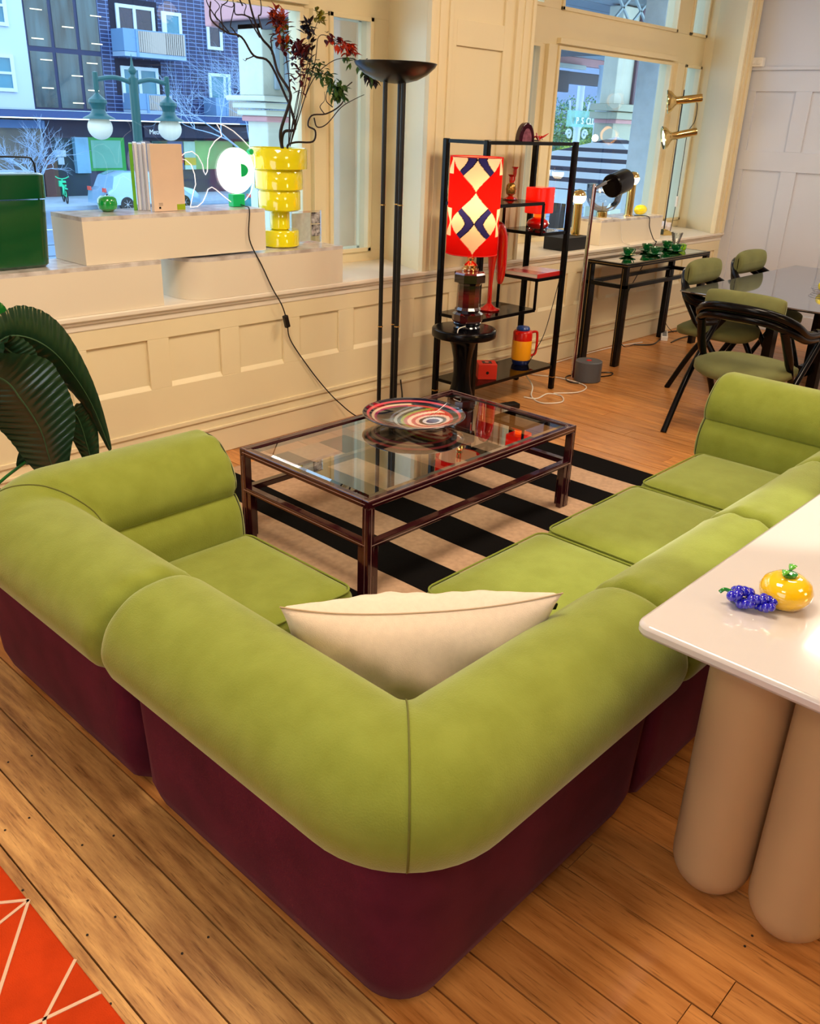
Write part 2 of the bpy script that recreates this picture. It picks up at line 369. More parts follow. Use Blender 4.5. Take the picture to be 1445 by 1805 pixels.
# ================================================================== SOFA
def cat_closed(P, k=5):
    n = len(P); out = []
    for i in range(n):
        a, b, c, d = (Vector(P[(i + q) % n]) for q in (-1, 0, 1, 2))
        for j in range(k):
            t = j / k; out.append(.5 * ((2 * b) + (c - a) * t + (2 * a - 5 * b + 4 * c - d) * t * t + (3 * b - a - 3 * c + d) * t ** 3))
    return out
PROF = cat_closed([(.03, .44), (.005, .475), (-.005, .53), (.02, .595), (.085, .65), (.165, .668), (.24, .655), (.305, .60), (.33, .545), (.325, .508), (.318, .498), (.33, .485), (.352, .45), (.36, .40), (.355, .33), (.30, .31), (.20, .36), (.08, .42)])
def sweep(path_fn, prof, N, height_fn, e=.05, mapf=None, ends=(1, 1), pinch=0):
    """path_fn(u, t) -> (x, y, d0, d1): plan point and distances to both ends"""
    c = Vector((0, 0)); 
    for p in prof: c += Vector(p)
    c /= len(prof); n = len(prof); vs = []
    ts = []
    for i in range(N + 1): ts.append(i)
    for i in ts:
        for k, p in enumerate(prof):
            x, y, d0, d1 = path_fn(p[0], i / N)
            d = min(d0 if ends[0] else 9, d1 if ends[1] else 9)
            q = Vector(p)
            if d < e:
                s = 1 - math.sqrt(max(0, 1 - (1 - d / e) ** 2)); w = c - q
                q = q + w.normalized() * min(s * e, w.length * .8)
            h = height_fn(i / N)
            z = .44 + (q[1] - .44) * h if q[1] > .44 else q[1]
            if pinch and d < .10 and q[1] > .5: z += .006 * math.sin(k * 1.15) * (1 - d / .10) * min(1, d / .03)
            x, y, _, _ = path_fn(q[0], i / N)
            vs.append(mapf(x, y, z) if mapf else (x, y, z))
    fs = [(i * n + k, i * n + (k + 1) % n, (i + 1) * n + (k + 1) % n, (i + 1) * n + k) for i in range(N) for k in range(n)]
    fs += [tuple(range(n)), tuple(N * n + k for k in range(n - 1, -1, -1))]
    m = MB(); m.v = vs; m.f = fs; return m
def ease_ends(t, m=.12):
    # denser samples near both ends
    return t + .5 * math.sin(2 * PI * t) / (2 * PI) * -1.0 * .9
def straight_path(L):
    def f(u, t):
        t = ease_ends(t); x = L * t; return (x, u, x, L - x)
    return f
def corner_path(L1, L2, Rc, n1=.42, na=.16):
    """from (0, L1) down to the corner at the origin and along to (L2, 0); u is inward offset"""
    def f(u, t):
        R = max(Rc - u, .03); a = u + R
        if t < n1:
            s = t / n1; s = s ** 1.0; s = 1 - (1 - s) ** 1.0; s = s * s * (3 - 2 * s) * .5 + s * .5; y = L1 + (a - L1) * s; return (u, y, L1 - y, 9)
        if t < n1 + na:
            s = (t - n1) / na; an = PI + s * PI / 2; return (a + R * math.cos(an), a + R * math.sin(an), 9, 9)
        s = (t - n1 - na) / (1 - n1 - na); s = s * s * (3 - 2 * s) * .5 + s * .5; x = a + (L2 - a) * s; return (x, u, 9, L2 - x)
    return f
BPROF = [(.20, .28), (.20, .465), (.075, .465), (.068, .40), (.072, .20), (.08, .10), (.10, .04), (.14, .012), (.20, .006)]
def cushion_block(x0, x1, y0, y1, z0, z1, r=.035, puff=.012, n=14):
    m = MB(); cx, cy, cz = (x0 + x1) / 2, (y0 + y1) / 2, (z0 + z1) / 2; hx, hy, hz = (x1 - x0) / 2, (y1 - y0) / 2, (z1 - z0) / 2
    bm = bmesh.new(); bmesh.ops.create_cube(bm, size=2); bmesh.ops.subdivide_edges(bm, edges=bm.edges, cuts=n, use_grid_fill=True)
    for v in bm.verts:
        p = Vector((v.co.x, v.co.y, v.co.z)); q = Vector((p.x * hx, p.y * hy, p.z * hz))
        rr = min(r, hz * .95)
        inner = Vector((max(-hx + rr, min(hx - rr, q.x)), max(-hy + rr, min(hy - rr, q.y)), max(-hz + rr, min(hz - rr, q.z))))
        d = q - inner
        if d.length > 1e-6: q = inner + d.normalized() * min(d.length, rr) if d.length > rr else q
        q.z += (puff * (1 - p.x ** 2) * (1 - p.y ** 2)) * (1 if p.z > 0 else 0)
        v.co = q + Vector((cx, cy, cz))
    bm.verts.ensure_lookup_table(); m.v = [tuple(v.co) for v in bm.verts]; m.f = [tuple(v.index for v in f.verts) for f in bm.faces]; bm.free()
    return m
piping = mat('green_piping', (122, 132, 44), .8)
dpiping = mat('dark_olive_piping', (40, 42, 16), .8)
def seat(x0, x1, y0, y1, parent, ridge=False):
    s = cushion_block(x0, x1, y0, y1, .235, .372, .042, .014).build('seat_cushion', green, parent, smooth=1.2)
    loop = []
    r = .05
    for cx, cy, a0 in ((x1 - r, y1 - r, 0), (x0 + r, y1 - r, PI / 2), (x0 + r, y0 + r, PI), (x1 - r, y0 + r, 1.5 * PI)):
        for i in range(5):
            a = a0 + i * PI / 8; loop.append((cx + r * .86 * math.cos(a), cy + r * .86 * math.sin(a), .362))
    MB().tube(loop, .0035, 6, closed=True).build('piping', piping, s, smooth=True)
def end_piping(prof_u, plane, parent, mapf, h):
    pts = []
    for u, z in prof_u:
        z2 = .44 + (z - .44) * h if z > .44 else z
        pts.append(mapf(u, plane, z2))
    MB().tube(pts, .0045, 6, closed=True).build('piping', dpiping, parent, smooth=True)
ROOM = lambda ox, oy: (lambda x, y, z: (x - ox, y - oy, z))

def corner_module(label, O, sx, sy, L1, L2, first_leg_h, second_leg_h, swap, seatrect, basecut, corner_seam=True, pipe_end=None, pinch_end=0, bsh=0, brc=.20):
    """O: outer corner in the room; sx, sy: signs of the inward directions; swap: leg 1 runs along x instead of y"""
    root = thing('sofa_corner_module', label, 'sofa', (O[0], O[1], 0))
    def mp(x, y, z):
        if swap: x, y = y, x
        return (x * sx, y * sy, z)
    N = 72
    def hf(t):
        s = min(1, max(0, (t - .40) / .2)); s = s * s * (3 - 2 * s); return first_leg_h + (second_leg_h - first_leg_h) * s
    path = corner_path(L1, L2, .26)
    bc = sweep(path, PROF, N, hf, .05, mp, pinch=pinch_end).build('back_cushion', green, root, smooth=1.3)
    if corner_seam:
        pts = []
        for p in PROF[2:int(len(PROF) * .62)]:
            x, y, _, _ = path(p[0] - .0, .50); h = hf(.5); z = .44 + (p[1] - .44) * h if p[1] > .44 else p[1]
            pts.append(mp(x, y, z + .0008))
        MB().tube(pts, .0022, 5).build('seam', mat('olive_seam', (96, 98, 34), .8), bc, smooth=True)
    if pipe_end == 2:
        pts = []
        for p in PROF:
            c = Vector((.18, .5)); q = Vector(p); w = (c - q); q = q + w.normalized() * .012
            h = second_leg_h; z = .44 + (q[1] - .44) * h if q[1] > .44 else q[1]
            pts.append(mp(L2 - .022, q[0], z))
        MB().tube(pts, .0042, 6, closed=True).build('piping', dpiping, bc, smooth=True)
    # base: wall under the rolls plus plinth under the seat
    bs = sweep(corner_path(L1 - .03, L2 - .03, brc), BPROF, 48, lambda t: 1.0, .05, lambda x, y, z: mp(x, y - bsh * (1 - min(1, y / .4)), z))
    x0, x1, y0, y1 = basecut
    bs.v += []
    plinth = MB().box(x0 - O[0], x1 - O[0], y0 - O[1], y1 - O[1], .012, .24)
    base = bs.build('base', purple, root, smooth=1.0)
    pl = plinth.build('base_plinth', purple, root, bev=.03)
    sx0, sx1, sy0, sy1 = seatrect
    seat(sx0 - O[0], sx1 - O[0], sy0 - O[1], sy1 - O[1], root)
    return root
# A: window-side end unit: back on the left, arm along the windows
corner_module('green velvet end sofa unit by the window wall, its arm beside the leafy plant', (.80, 2.64), 1, -1, .90, .86, .96, 1.14, False, (1.15, 1.665, 1.735, 2.30), (.95, 1.62, 1.80, 2.50), pipe_end=2, pinch_end=1, bsh=.07, brc=.14)
# B: the near corner unit
corner_module('green velvet corner sofa unit holding the cream pillow, nearest the orange rug', (.80, .70), 1, 1, 1.035, 1.0, 1.0, 1.0, False, (1.15, 1.70, 1.05, 1.625), (.95, 1.72, .85, 1.60))
# E: far end unit, arm on the right
corner_module('green velvet end sofa unit with tall padded arm beside the dining chair', (4.06, .70), -1, 1, .945, .93, 1.16, 1.0, False, (3.14, 3.70, 1.05, 1.60), (3.16, 3.95, .85, 1.56), pipe_end=None)
def arm_pipe():
    root = [o for o in bpy.data.objects if o.name.startswith('sofa_corner_module')][-1]
    pts = []
    for p in PROF:
        c = Vector((.18, .5)); q = Vector(p); q = q + (c - q).normalized() * .012
        z = .44 + (q[1] - .44) * 1.16 if q[1] > .44 else q[1]
        pts.append((-q[0], .945 - .022, z))
    MB().tube(pts, .0042, 6, closed=True).build('piping', dpiping, root, smooth=True)
arm_pipe()
def straight_module(label, x0, x1):
    L = x1 - x0; root = thing('sofa_module', label, 'sofa', (x0, .70, 0), group=None)
    sweep(straight_path(L), PROF, 40, lambda t: 1.0, .045, lambda x, y, z: (x, y, z), pinch=1).build('back_cushion', green, root, smooth=1.3)
    sweep(straight_path(L - .01), BPROF, 24, lambda t: 1.0, .04, lambda x, y, z: (x + .005, y, z)).build('base', purple, root, smooth=1.0)
    MB().box(.02, L - .02, .15, .86, .012, .24).build('base_plinth', purple, root, bev=.03)
    seat(.005, L - .005, .35, .90, root)
straight_module('armless green velvet sofa unit standing right of the corner unit with the pillow', 1.80, 2.46)
straight_module('armless green velvet sofa unit standing beside the unit with the tall end arm', 2.46, 3.125)

# pillow
def pillow():
    c = Vector((1.375, 1.225, .505)); ax = Vector((.78, -.62, .01)).normalized()
    up = Vector((-.30, -.36, .88)).normalized(); nn = ax.cross(up).normalized()
    hw, hh = .325, .205
    def f(u, v):
        a = u * 4; 
        return None
    n = 48; vs = []; fs = []
    for side in (1, -1):
        for j in range(n + 1):
            for i in range(n + 1):
                p = 2 * i / n - 1; q = 2 * j / n - 1
                th = .125 * (max(0, (1 - p ** 2)) ** .5) * (max(0, (1 - q ** 2)) ** .45)
                px = p * hw * (1 - .08 * (1 - q * q) * abs(p)) ; pq = q * hh
                if q > 0: pq -= .075 * (1 - p * p) * q + .0
                if q > 0: pq += .030 * abs(p) ** 3
                if q < 0: px *= (1 - .28 * q * q); pq += .02 * p * p
                th += .010 * math.sin(7 * p + 5 * q) * (1 - p * p) * (1 - q * q) + .008 * math.sin(14 * p * (1.2 + q)) * (1 - abs(q)) * max(0, q + .3) * (1 - p * p)
                sag = -.03 * (1 - p * p) * q
                P = c + ax * px + up * pq + nn * (side * th + sag)
                vs.append(tuple(P))
        o_ = 0 if side == 1 else (n + 1) ** 2
        for j in range(n):
            for i in range(n):
                a = o_ + j * (n + 1) + i; fs.append((a, a + 1, a + n + 2, a + n + 1))
    m = MB(); m.v = vs; m.f = fs; m.weld = True
    root = m.build('pillow', mat('cream_linen', (222, 204, 184), .9, spec=.1, sheen=.15, noise=.06, nscale=60, bump=.5, bscale=500), smooth=1.5)
    tag(root, 'cream linen scatter pillow slouched in the near corner of the green sofa', 'pillow')
    e = c + ax * (hw + .0) + up * (hh * .92)
    t = MB().bar(e - ax * .012, e - ax * .012 - up * .022, .02, .004, up=nn).build('tag', black, root)
    sm = []
    for i in range(31):
        p = 2 * i / 30 - 1; px = p * hw; pq = hh - .075 * (1 - p * p) + .030 * abs(p) ** 3
        sm.append(c + ax * px + up * (pq + .001) + nn * (-.03 * (1 - p * p)))
    MB().tube(sm, .002, 5).build('seam', mat('linen_seam', (186, 160, 130), .9), root)
pillow()

def attach(t, name, pts, r, m):
    # a cord that belongs to a lamp: world points, parented to the lamp
    bpy.context.view_layer.update()
    iv = t.matrix_world.inverted()
    return MB().tube([iv @ p for p in smooth_path(pts, 6)], r, 6).build(name, m, t, smooth=True)
# ================================================================== RUGS
rx0 = 1.86; ry0, ry1 = 1.30, 3.60
rug = thing('striped_rug', 'black and beige striped flat-woven rug under the glass coffee table', 'rug', (3.0, 2.45, 0))
wool_k = mat('black_wool', (20, 18, 18), .95, spec=.05, noise=.3, nscale=200); wool_b = mat('beige_wool', (196, 162, 132), .95, spec=.05, noise=.18, nscale=40, bump=.5, bscale=700)
edges = [1.88, 2.085, 2.285, 2.50, 2.705, 2.908, 3.125, 3.33, 3.54, 3.742, 3.93, 4.15]
for i in range(len(edges) - 1):
    a, b_ = edges[i], edges[i + 1]; m = MB(); n = 16; vs = []; 
    for j in range(n + 1):
        y = ry0 + (ry1 - ry0) * j / n
        wob = lambda q: .006 * math.sin(y * 2.1 + q * 3) + .003 * math.sin(y * 9 + q)
        l = a + wob(i); r_ = b_ + wob(i + 1)
        for xx, z in ((l, .0012), (l, .007), (r_, .007), (r_, .0012)): vs.append((xx - 3.0, y - 2.45, z + (0 if i % 2 else .0004)))
    fs = [(j * 4 + k_, j * 4 + (k_ + 1) % 4, (j + 1) * 4 + (k_ + 1) % 4, (j + 1) * 4 + k_) for j in range(n) for k_ in range(4)] + [(0, 1, 2, 3), (n * 4 + 3, n * 4 + 2, n * 4 + 1, n * 4)]
    m.v = vs; m.f = fs; m.build('rug_stripe', wool_k if i % 2 == 0 else wool_b, rug)
# orange rug with cream lines
orug = thing('orange_rug', 'bright orange rug with thin cream lines meeting in points, at the front left', 'rug', (-.4, 1.6, 0))
MB().box(-1.0, .916, -1.4, 1.3, .001, .010).build('rug_pile', mat('orange_wool', (206, 66, 24), .95, spec=.05, noise=.22, nscale=9, bump=.8, bscale=300), orug, bev=.004)
cw = mat('cream_wool', (226, 190, 160), .95, spec=.05, bump=.5, bscale=300)
lines = [((.517, 1.634), (.30, 1.80)), ((.517, 1.634), (.36, 1.60)), ((.517, 1.634), (.36, 1.44)), ((.36, 1.80), (.30, 1.60)), ((.516, 1.41), (.405, 1.325)), ((.405, 1.325), (.515, 1.300)), ((.405, 1.325), (.20, 1.38)), ((.405, 1.325), (.30, 1.10)), ((.515, 1.15), (.30, 1.10)), ((.20, 1.38), (.36, 1.60)), ((.1, 1.9), (.36, 1.80)), ((.20, 1.38), (-.1, 1.2)), ((-.1, 1.2), (.30, 1.10)), ((-.1, 1.2), (.1, 1.9))]
for a, b_ in lines:
    MB().bar((a[0] + .4, a[1] - 1.6, .0105), (b_[0] + .4, b_[1] - 1.6, .0105), .0075, .003).build('rug_line', cw, orug)

# ================================================================== COFFEE TABLE
maroon = mat('aubergine_lacquer', (52, 12, 20), .13, coat=.8); inlay = mat('pale_inlay', (196, 170, 160), .3, metal=.6)
tglass = glass('table_glass', (.90, .97, .95), .10, 2.8)
ct = thing('coffee_table', 'low dark red lacquered coffee table with clear glass top on the striped rug', 'table', (2.755, 2.505, .0075))
X0, X1, Y0, Y1 = -.685, .685, -.40, .385
w = .034
for sx, x in ((1, X0), (-1, X1)):
    for sy, y in ((1, Y0), (-1, Y1)):
        lg = MB(); xa, xb = sorted((x, x + sx * w)); ya, yb = sorted((y, y + sy * w)); lg.box(xa, xb, ya, yb, 0, .382)
        l_ = lg.build('leg', maroon, ct, bev=.003)
        i_ = MB()
        xa, xb = sorted((x + sx * w, x + sx * (w + .026))); i_.box(xa, xb, *sorted((y + sy * .004, y + sy * (w - .004))), 0, .215)
        ya, yb = sorted((y + sy * w, y + sy * (w + .026))); i_.box(*sorted((x + sx * .004, x + sx * (w - .004))), ya, yb, 0, .215)
        i_.build('leg_bracket', maroon, l_, bev=.002)
        q = MB()
        q.bar((x + sx * w * .5, y - sy * .0008, .01), (x + sx * w * .5, y - sy * .0008, .38), .0018)
        q.bar((x - sx * .0008, y + sy * w * .5, .01), (x - sx * .0008, y + sy * w * .5, .38), .0018)
        q.build('inlay_line', inlay, l_)
def rails(z0, z1, nm):
    for y, s_ in ((Y0, 1), (Y1, -1)):
        ya, yb = sorted((y, y + s_ * w)); o = MB().box(X0 + w * (nm != 'top_rail'), X1 - w * (nm != 'top_rail'), ya, yb, z0, z1).build(nm, maroon, ct, bev=.003)
        MB().bar((X0 + .02, y - s_ * .0008, (z0 + z1) / 2), (X1 - .02, y - s_ * .0008, (z0 + z1) / 2), .0022).build('inlay_line', inlay, o)
    for x, s_ in ((X0, 1), (X1, -1)):
        xa, xb = sorted((x, x + s_ * w)); o = MB().box(xa, xb, Y0 + w, Y1 - w, z0, z1).build(nm, maroon, ct, bev=.003)
        MB().bar((x - s_ * .0008, Y0 + .02, (z0 + z1) / 2), (x - s_ * .0008, Y1 - .02, (z0 + z1) / 2), .0022).build('inlay_line', inlay, o)
rails(.382, .412, 'top_rail'); rails(.215, .240, 'lower_rail')
tl = MB()
for a, b_ in (((X0 + .006, Y0 + .006), (X1 - .006, Y0 + .006)), ((X1 - .006, Y0 + .006), (X1 - .006, Y1 - .006)), ((X1 - .006, Y1 - .006), (X0 + .006, Y1 - .006)), ((X0 + .006, Y1 - .006), (X0 + .006, Y0 + .006))):
    tl.bar((a[0], a[1], .4125), (b_[0], b_[1], .4125), .0022)
tl.build('inlay_line', inlay, ct)
g = MB(); i0 = w; bv = .022
def ring(o_, z): return [(X0 + o_, Y0 + o_, z), (X1 - o_, Y0 + o_, z), (X1 - o_, Y1 - o_, z), (X0 + o_, Y1 - o_, z)]
g.v = ring(i0, .4045) + ring(i0 + bv, .4095); g.f = [(4, 5, 6, 7)] + [(i, (i + 1) % 4, 4 + (i + 1) % 4, 4 + i) for i in range(4)]
g.build('glass_top', tglass, ct)
# art-glass bowl on it
def swirl(u, v):
    # v: 0 centre .. 1 rim ; u angle
    a = u * 2 * PI; r = v
    x_, y_ = r * math.cos(a), r * math.sin(a)
    r2 = math.hypot(x_ - .27, y_ + .26)
    if r > .93: return (24, 24, 44)
    if r > .88: return (206, 84, 96)
    if r > .83: return (24, 24, 40)
    if r > .78: return (214, 186, 160) if math.cos(a - 2.6) > -.2 else (30, 30, 44)
    if r > .73: return (150, 40, 90) if math.cos(a - 2.6) > -.1 else (190, 60, 60)
    bands = [(.13, (30, 30, 110)), (.2, (216, 214, 226)), (.27, (60, 16, 30)), (.34, (236, 190, 170)), (.42, (190, 28, 22)), (.50, (238, 200, 170)), (.57, (176, 24, 20)), (.63, (142, 150, 40)), (.70, (26, 28, 24)), (.76, (150, 156, 160)), (.80, (18, 20, 30)), (.84, (90, 100, 120)), (2, (16, 18, 28))]
    for t_, c_ in bands:
        if r2 < t_: return c_
sg = mat('striped_art_glass', (255, 255, 255), .06, coat=1., vcol=True, spec=.7)
bowl = thing('glass_bowl', 'wide shallow art glass bowl with swirled red, black and white stripes', 'bowl', (2.865, 2.625, .4175))
def bowlf(u, v):
    a = 2 * PI * u; r = .238 * v; z = .012 + .045 * v ** 2.6; return (r * math.cos(a), r * math.sin(a), z)
o = grid_mesh(bowlf, 120, 60, 'bowl_body', sg, bowl, thick=.006, colfn=swirl)
MB().lathe([(.04, 0), (.045, .004), (.03, .012)], n=24).build('foot_ring', black, bowl, smooth=True)

# ================================================================== WHITE TABLE
wt = thing('white_table', 'glossy white lacquered table on fat round columns behind the sofa', 'table', (1.70, .43, 0))
wl = mat('white_lacquer', (202, 196, 194), .12, coat=.5); wl2 = mat('cream_lacquer', (184, 152, 112), .38)
def rrect(x0, x1, y0, y1, r, n=6):
    out = []
    for cx, cy, a0 in ((x1 - r, y1 - r, 0), (x0 + r, y1 - r, PI / 2), (x0 + r, y0 + r, PI), (x1 - r, y0 + r, 1.5 * PI)):
        for i in range(n + 1): a = a0 + i * PI / 2 / n; out.append((cx + r * math.cos(a), cy + r * math.sin(a)))
    return out
t = MB().prism(rrect(-.165, 1.85, -.86, .312, .035), .706, .736).build('table_top', wl, wt, bev=.009, smooth=True)
def fatleg(x, y):
    R = .094; pr = [(0, 0)] + [(R * math.sin(i * PI / 16), R * 1.05 * (1 - math.cos(i * PI / 16))) for i in range(1, 9)] + [(R, .4), (R, .705)]
    MB().lathe(pr, (x, y, 0), 40).build('column_leg', wl2, wt, smooth=True)
for x, y in ((.02, .10), (.02, -.093), (1.55, .10), (1.55, -.093)): fatleg(x, y)
# glass fruit on it
gr = thing('glass_grapes', 'bunch of cobalt blue glass grapes on the white table', 'ornament', (1.775, .592, .736))
cob = mat('cobalt_glass', (18, 16, 190), .04, coat=1., spec=.8); grn = mat('green_glass', (20, 130, 50), .05, coat=1., spec=.8)
ax = Vector((.02, -.085, 0)); 
gp = []
for i in range(26):
    t_ = (i % 9) / 8; a = i * 2.4; rr = .021 * (1 - .45 * t_) ; c_ = Vector((-.01, .035, .024)) + ax * t_ * .95
    side = Vector((1, .2, 0)).normalized()
    p = c_ + side * (rr * math.cos(a)) + Vector((0, 0, 1)) * (rr * .75 * math.sin(a)); r_ = .0125 * (1 - .2 * t_)
    p.z = max(p.z, r_); MB().ball(p, r_, 12).build('grape', cob, gr, smooth=True)
MB().tube(smooth_path([(-.012, .036, .03), (-.022, .052, .036), (-.028, .06, .028)]), .0045, 8).build('stem', grn, gr, smooth=True)
tm = thing('glass_tomato', 'shiny yellow glass tomato with green leaves on the white table', 'ornament', (1.85, .545, .736))
yg = mat('yellow_glass', (246, 196, 8), .05, coat=1., spec=.8)
MB().lathe([(0, 0), (.022, .0), (.045, .008), (.056, .026), (.058, .042), (.050, .060), (.032, .072), (.014, .073), (0, .068)], n=36).build('fruit', yg, tm, smooth=True)
MB().lathe([(0, 0), (.015, .003), (.017, .010), (.006, .014), (0, .014)], (0, 0, .070), 14).build('calyx', grn, tm, smooth=True)
lg_ = mat('light_green_glass', (100, 190, 60), .06, coat=1., spec=.8)
for s_ in (-1, 1):
    lf = MB(); n = 8; vs = []
    for j in range(n + 1):
        t_ = j / n; wd = .009 * math.sin(PI * (t_ * .9 + .08))
        for e_ in (-1, 0, 1): vs.append((s_ * (.006 + .028 * t_), .003 + e_ * wd, .084 + .008 * math.sin(PI * t_) + .002 * (e_ == 0)))
    lf.v = vs; lf.f = [(j * 3 + q, j * 3 + q + 1, j * 3 + q + 4, j * 3 + q + 3) for j in range(n) for q in range(2)]
    o = lf.build('leaf', lg_, tm, smooth=True); md = o.modifiers.new('s', 'SOLIDIFY'); md.thickness = .004

# ================================================================== TORCHIERE
tq = thing('floor_lamp', 'tall black uplighter on three slim poles with a shallow dish', 'lamp', (3.50, 3.42, .0075))
MB().lathe([(.13, 0), (.135, .006), (.13, .02), (.03, .026)], n=36).build('base', blackm, tq, smooth=True)
pos = [(-.055, .015), (.015, -.045), (.045, .01)]
for px_, py_ in pos:
    MB().tube([(px_, py_, .02), (px_, py_, 1.885)], .012, 12).build('pole', blackm, tq, smooth=True)
    for z in (.65, 1.29): MB().lathe([(.0142, 0), (.0142, .006)], (px_, py_, z), 14).build('brass_collar', brass, tq, smooth=True)
MB().lathe([(.0, 1.868), (.055, 1.872), (.11, 1.886), (.16, 1.912), (.198, 1.945), (.208, 1.962), (.202, 1.964), (.15, 1.915), (.08, 1.888), (0, 1.88)], n=48).build('dish', blackm, tq, smooth=True)

# ================================================================== ETAGERE
et = thing('shelf_unit', 'black tubular etagere with stepped smoked glass shelves against the pier', 'shelf unit', (4.69, 3.55, 0))
ex0, ex1, ey0, ey1, H_ = -.45, .45, -.155, .155, 1.615
for x in (ex0, ex1):
    for y in (ey0, ey1):
        p_ = MB().box(x - .017, x + .017, y - .017, y + .017, 0, H_ + .01).build('post', black, et, bev=.006)
        MB().box(x - .0175, x + .0175, y - .0175, y + .0175, .085, .092).build('brass_band', brass, p_)
smoke = glass('smoked_glass', (.42, .43, .40), .05, .9)
def shelf(x0, x1, z):
    f = MB(); 
    for y in (ey0, ey1): f.bar((x0, y, z), (x1, y, z), .014, .02)
    for x in (x0, x1): f.bar((x, ey0, z), (x, ey1, z), .014, .02)
    f.build('shelf_frame', black, et)
    MB().box(x0 + .007, x1 - .007, ey0 + .007, ey1 - .007, z + .004, z + .010).build('glass_shelf', smoke, et)
xs_ = .158
shelf(ex0, ex1, H_ - .004); shelf(ex0, ex1, .165)
shelf(ex0, xs_, 1.262); shelf(xs_, ex1, 1.072); shelf(xs_, ex1, .785); shelf(ex0, xs_, .590)
for z0, z1 in ((1.072, 1.262), (.59, .785)):
    for y in (ey0, ey1): MB().bar((xs_, y, z0), (xs_, y, z1), .014, .014, up=(1, 0, 0)).build('step_upright', black, et)
redg = mat('red_glass', (200, 12, 8), .06, coat=1., spec=.8); redp = mat('red_plastic', (206, 22, 10), .25)
# on top: agate bookend and coral
ag = thing('agate_bookend', 'dark purple polished agate slice standing on top of the shelf unit', 'ornament', (4.80, 3.55, 1.618), rz=-.35)
def halfdisc(r, h, n=16): return [(-r, 0)] + [(-r * math.cos(PI * i / n), h * math.sin(PI * i / n)) for i in range(1, n)] + [(r, 0)]
Mx = Matrix(((1, 0, 0, 0), (0, 0, 1, 0), (0, 1, 0, 0), (0, 0, 0, 1)))
MB().prism(halfdisc(.058, .108), -.025, .025, Mx).build('stone', mat('purple_agate', (58, 14, 34), .15, noise=.5, nscale=30), ag, bev=.006)
MB().prism(halfdisc(.034, .075), -.027, -.024, Mx).build('cut_face', mat('agate_face', (150, 90, 110), .1, noise=.5, nscale=40), ag)
co = thing('coral_ornament', 'spiky red ornament lying on top of the shelf unit', 'ornament', (4.96, 3.56, 1.618))
for i in range(9):
    a = i * .7; r_ = random.uniform(.04, .085)
    MB().tube([(0, 0, .012), (r_ * .5 * math.cos(a), r_ * .5 * math.sin(a) * .6, .03), (r_ * math.cos(a), r_ * math.sin(a) * .6, .01 + .02 * (i % 3))], [.008, .006, .002], 6).build('spike', redg, co, smooth=True)
# candle holder (red top, gold textured body)
ch = thing('candle_holder', 'two-armed red glass candle holder with gold crackled stem', 'candle holder', (4.765, 3.60, 1.274))
MB().lathe([(.045, 0), (.05, .004), (.03, .012), (.012, .022)], n=20).build('foot', redg, ch, smooth=True)
MB().lathe([(.012, .02), (.03, .035), (.034, .06), (.03, .085), (.014, .1)], n=18).build('stem', mat('gold_crackle', (190, 140, 70), .25, metal=.8, noise=.6, nscale=90), ch, smooth=True)
for x, z in ((-.006, .09), (.028, .135)):
    MB().lathe([(.008, 0), (.012, .02), (.012, .045), (.024, .058), (.021, .058), (.010, .045), (0, .02)], (x, 0, z), 16).build('candle_cup', redg, ch, smooth=True)
MB().tube([(.0, 0, .09), (.028, 0, .115), (.028, 0, .14)], .006, 8).build('arm', redg, ch, smooth=True)
# red table lamp, lit
rl = thing('red_table_lamp', 'small red lamp with square glossy shade on the right-hand shelf', 'lamp', (5.02, 3.55, 1.084))
MB().lathe([(0, 0), (.045, .0), (.07, .018), (.075, .035), (.065, .055), (.04, .068), (.028, .075)], n=28).build('base', redg, rl, smooth=True)
rs = mat('red_opal_shade', (230, 20, 8), .2, emis=.55, emcol=(255, 24, 6), coat=.6)
MB().lathe([(.028, .07), (.03, .10), (.034, .12)], n=20).build('neck', mat('orange_glow', (250, 90, 10), .3, emis=1.2, emcol=(255, 90, 10)), rl, smooth=True)
MB().prism(rrect(-.088, .088, -.062, .062, .02, 4), .10, .262).build('shade', rs, rl, smooth=.6, bev=.006)
ad_ = thing('glass_ashtray', 'small clear glass dish beside the red lamp', 'dish', (4.905, 3.52, 1.084))
MB().lathe([(.0, 0), (.028, 0), (.034, .012), (.030, .012), (.02, .004), (0, .004)], n=20).build('dish_body', glass('clear_glass', (.95, .97, .97), .08, .9), ad_, smooth=True)
# book on the right upper step
bk = thing('art_book', 'large red and pale pink book lying flat on the shelf', 'book', (4.99, 3.53, .796), rz=.04)
MB().box(-.14, .15, -.125, .125, 0, .022).build('page_block', mat('paper_edge', (230, 218, 200), .8), bk)
o = MB().box(-.143, .153, -.128, .128, .022, .026).build('cover', mat('pink_cover', (222, 168, 158), .25), bk, bev=.001)
MB().box(-.143, .153, -.128, .128, -.002, 0.0).build('cover', mat('red_cover', (190, 36, 34), .3), bk)
MB().box(-.1435, .1535, -.129, -.1265, -.001, .025).build('spine', MATS['red_cover'], bk)
MB().box(-.14, -.03, -.125, .125, .026, .0265).build('cover_print', mat('dark_red_print', (176, 40, 44), .25), bk)
